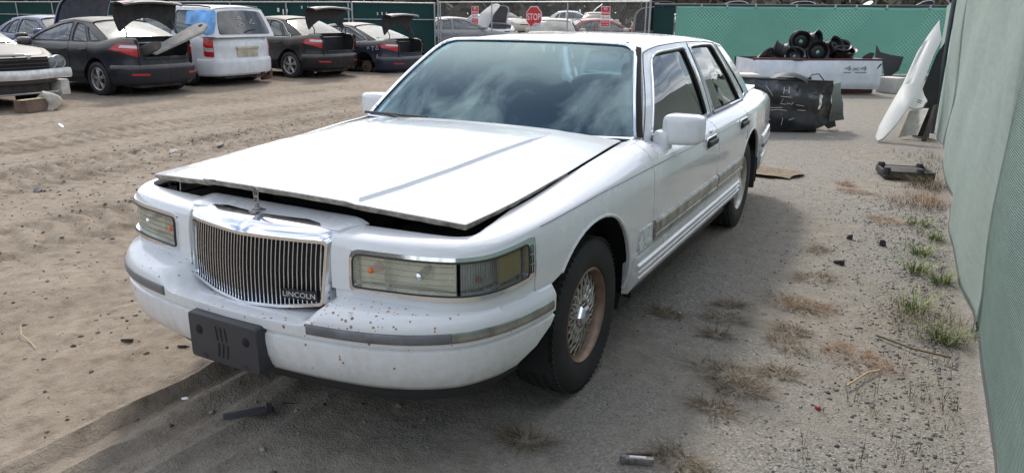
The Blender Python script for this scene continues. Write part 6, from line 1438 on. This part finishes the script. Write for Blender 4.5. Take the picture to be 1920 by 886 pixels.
# crumpled bag and carton at the left
bg_ = superbox((0, 0, .13), (.15, .17, .16), .8, 26, 18); bg_.v = [p+Vector((.035*math.sin(p.z*23+p.y*17), .03*math.sin(p.x*21+p.z*13), .03*math.sin(p.x*19)*math.cos(p.y*15))) for p in bg_.v]
o = bg_.build('crumpled_bag', mat('dusty_bag', (.34, .31, .26), .75, var=.35, vscale=9, bump=.6, bscale=14), None); o.location = (-4.33, -10.35, 0); tag(o, 'crumpled dusty plastic bag on the sand before the wrecked black sedan', 'bag')
ct = empty('flattened_carton', (-4.05, -10.35, 0), .2, 'crushed brown carton lying beside the crumpled bag', 'carton'); mb = MB(); mb.box((0, 0, .10), (.42, .30, .18), taper=(1.05, .8)); mb.build('carton', mat('brown_carton', (.13, .085, .06), .85, var=.3), ct, bevel=.01); mb = MB(); mb.box((-.02, .06, .205), (.56, .12, .012)); mb.build('lid_strip', STRAW, ct)
# stones, weeds, dry grass
def stones(n, fx_, rad, name, m, lab, cat):
    ico = [(0, 0, 1), (.9, 0, .1), (.2, .85, .1), (-.75, .5, .1), (-.7, -.55, .1), (.3, -.9, .1), (0, 0, -.6)]
    fc = [(0, 1, 2), (0, 2, 3), (0, 3, 4), (0, 4, 5), (0, 5, 1), (6, 2, 1), (6, 3, 2), (6, 4, 3), (6, 5, 4), (6, 1, 5)]
    P_ = np.array([fx_() for _ in range(n)]); Zg = ground_z(P_[:, 0], P_[:, 1]); V = []; Fq = []; B0 = np.array(ico)
    for (x, y), z in zip(P_, Zg):
        r = rad[0]+(rad[1]-rad[0])*rng.random()**3; a = rng.random()*2*PI; sc_ = rng.uniform(.6, 1.2, 3)*r; q = B0*sc_*rng.uniform(.8, 1.2, (7, 1)); ca, sa = math.cos(a), math.sin(a)
        q = np.stack([q[:, 0]*ca-q[:, 1]*sa+x, q[:, 0]*sa+q[:, 1]*ca+y, q[:, 2]*.8+z+r*.1], 1); b = len(V)*7; V.append(q); Fq += [(b+i, b+j, b+k) for i, j, k in fc]
    o = link_mesh(name, np.concatenate(V), Fq, m, None, True); return tag(o, lab, cat, kind='stuff')
def island_mat(name, stops, rough=.85):
    m, Nn, Ll, b = new_mat(name); g = Nn.new('ShaderNodeNewGeometry'); Ll.new(ramp(Nn, Ll, g.outputs['Random Per Island'], stops), b.inputs['Base Color']); b.inputs['Roughness'].default_value = rough; return m
STONE = island_mat('mixed_pebbles', [(0, (.10, .10, .098)), (.3, (.20, .19, .175)), (.8, (.31, .295, .27)), (1, (.48, .46, .43))])
def near_fence():
    x = rng.uniform(-4.5, 2.0); return (x, 2.34-abs(rng.normal(0, .38)))
def right_side(): return (rng.uniform(-7.5, 2.2), rng.uniform(.75, 2.3))
def left_side(): return (rng.uniform(-7, 2.4), -rng.random()**.7*7+.6)
stones(5200, near_fence, (.004, .014), 'gravel', STONE, 'pale pebbles thickest along the foot of the fence', 'gravel')
stones(4500, right_side, (.003, .010), 'gravel', STONE, 'grit strewn over the ground right of the white sedan', 'gravel')
stones(7000, left_side, (.004, .020), 'gravel', island_mat('sand_crumbs', [(0, (.07, .055, .04)), (.5, (.19, .155, .12)), (1, (.34, .30, .25))]), 'crumbs of earth on the churned sand', 'gravel')
def blades(n, spread, hgt, lean, wd, up=1.0, flatten=1.0, curl=.5):
    V = []; Fq = []
    for i in range(n):
        a = rng.random()*2*PI; r = spread*rng.random()**.6; x, y = r*math.cos(a), r*math.sin(a); h = hgt*rng.uniform(.45, 1.0); da = a+rng.normal(0, .9); l = lean*rng.uniform(.3, 1.2); w_ = wd*rng.uniform(.6, 1.2); px_ = np.array([-math.sin(da), math.cos(da), 0]); b = len(V)
        for k, t in enumerate((0, .35, .7, 1)):
            c = np.array([x+math.cos(da)*h*l*t**1.6, y+math.sin(da)*h*l*t**1.6, h*(t-curl*t*t*.6)*flatten+.003]); ww = w_*(1-t*.85); V += [c-px_*ww, c+px_*ww]
        for k in range(3): Fq.append((b+2*k, b+2*k+1, b+2*k+3, b+2*k+2))
    return np.array(V), Fq
GREEN = island_mat('green_grass', [(0, (.05, .10, .018)), (.5, (.12, .19, .04)), (1, (.26, .28, .08))], .7); DRY = island_mat('dry_grass', [(0, (.055, .04, .025)), (.6, (.14, .10, .06)), (1, (.32, .25, .15))], .85); RUST = island_mat('russet_weed', [(0, (.10, .045, .025)), (.5, (.22, .11, .05)), (1, (.32, .20, .10))], .85)
gts = [(-3.7, 2.13, .16, .12, 'low leafy green weed by the fence, beyond the dark stones'), (-2.86, 2.17, .12, .16, 'green tuft by the fence, second of the far ones'), (-2.44, 2.14, .13, .20, 'bright green grass tuft standing clear of the fence'), (-2.3, 2.28, .11, .18, 'green tuft pressed against the fence hem'), (-1.72, 2.13, .16, .20, 'largest spiky green grass tuft, nearest the gravel patch'), (-1.31, 2.28, .12, .20, 'nearest green tuft against the fence hem'), (-3.3, 2.26, .10, .12, 'sparse green tuft against the fence, far of the bright ones')]
for x, y, s, h, lab in gts:
    V, Fq = blades(70, s*.5, h, 1.3, .0032, curl=.7); o = link_mesh('grass_tuft', V+np.array([0, 0, 0]), Fq, GREEN, None, False); o.location = (x, y, zat(x, y)); tag(o, lab, 'grass', 'green grass tufts along the fence')
cl = [(-4.67, 1.6, .16, 'far reddish patch of dead weed, left'), (-5.0, 1.5, .10, 'farthest small wisp of dead weed'), (-2.02, 1.58, .14, 'dead weed wisp on the middle gravel'), (-1.47, 1.53, .18, 'long dead weed strand on the gravel'), (-1.49, 1.63, .16, 'reddish clump at the end of the long strand'), (-1.07, 1.24, .13, 'dead weed clump left of the long strand'), (-1.28, 1.23, .08, 'small dead tuft near the front tyre'), (-.82, 1.27, .07, 'tiny dead wisp right of the front tyre'), (-1.08, 1.59, .09, 'short dead weed clump in mid gravel'), (-.89, 1.60, .13, 'dark matted clump in mid gravel'), (-.42, 1.40, .17, 'large straw-coloured matted clump in front'), (-.30, 1.50, .12, 'matted clump touching the large straw one'), (-.08, 1.44, .10, 'nearest round dead clump on the grit'), (-.54, 1.62, .09, 'dead clump right of the large straw one'), (-.87, 1.92, .20, 'reddish dead weed patch near the fence'), (-.97, .96, .09, 'dead sprig close beside the front tyre'), (.52, .87, .10, 'wisp of straw at the bottom middle of the frame'), (-2.64, 1.54, .08, 'faint dead wisp beyond the black clip'), (-3.7, 1.90, .15, 'dead weed patch short of the green leafy weed'), (.36, 1.42, .10, 'dead wisp beside the folding tool')]
for i, (x, y, s, lab) in enumerate(cl):
    V, Fq = blades(int(110+650*s), s*.62, .075, 1.6, .0016, flatten=.4, curl=.7); V[:, 0] *= 1.5; o = link_mesh('dry_grass_clump', V, Fq, RUST if i in (0, 1, 4, 14, 18) else DRY, None, False); o.location = (x, y, zat(x, y)); o.rotation_euler = (0, 0, 1.2+rng.normal(0, .5)); tag(o, lab, 'dry grass', 'clumps of dead weed on the gravel')
for x, y, s, h, lab in ((-4.5, 2.14, .20, .20, 'broad mound of russet dead grass against the fence'), (-5.3, 2.20, .15, .24, 'dry stalky tuft beside the black tray'), (-1.47, 2.24, .17, .18, 'dry grey-brown tuft at the foot of the fence, before the nearest green one')):
    V, Fq = blades(300, s*1.2, h*.75, 1.6, .0018, curl=.8); o = link_mesh('dead_grass_tuft', V, Fq, RUST if h == .20 else DRY, None, False); o.location = (x, y, zat(x, y)); tag(o, lab, 'dry grass', 'dead grass tufts along the fence')
# thin dead stalks all along the fence foot
Vs = []; Fs = []; nb_ = 0
for i in range(420):
    x = rng.uniform(-7.5, 2.0); y = 2.32-abs(rng.normal(0, .22)); V, Fq = blades(5, .02, rng.uniform(.04, .15), .6, .0013); V = V+np.array([x, y, zat(x, y)]); Vs.append(V); Fs += [tuple(nb_+k for k in f) for f in Fq]; nb_ += len(V)
o = link_mesh('dead_stalks', np.concatenate(Vs), Fs, DRY, None, False); tag(o, 'thin dead stalks growing all along the foot of the fence', 'dry weeds', kind='stuff')
mb = MB(); mb.tube([(-1.2, 1.98, .02), (-1.1, 2.15, .025), (-1.02, 2.30, .05)], .006, 5); o = tag(mb.build('dead_stick', DRY, None), 'dead stick lying across the weeds by the fence', 'stick'); o.location.z = zat(-1.1, 2.15)-.005
mb = MB(); mb.tube([(-.78, 2.02, .02), (-.70, 1.97, .03), (-.52, 1.90, .03)], .005, 5); o = tag(mb.build('dead_stick', bpy.data.materials['straw'], None), 'pale stick near the bottom right corner', 'stick'); o.location.z = zat(-.7, 1.97)-.005
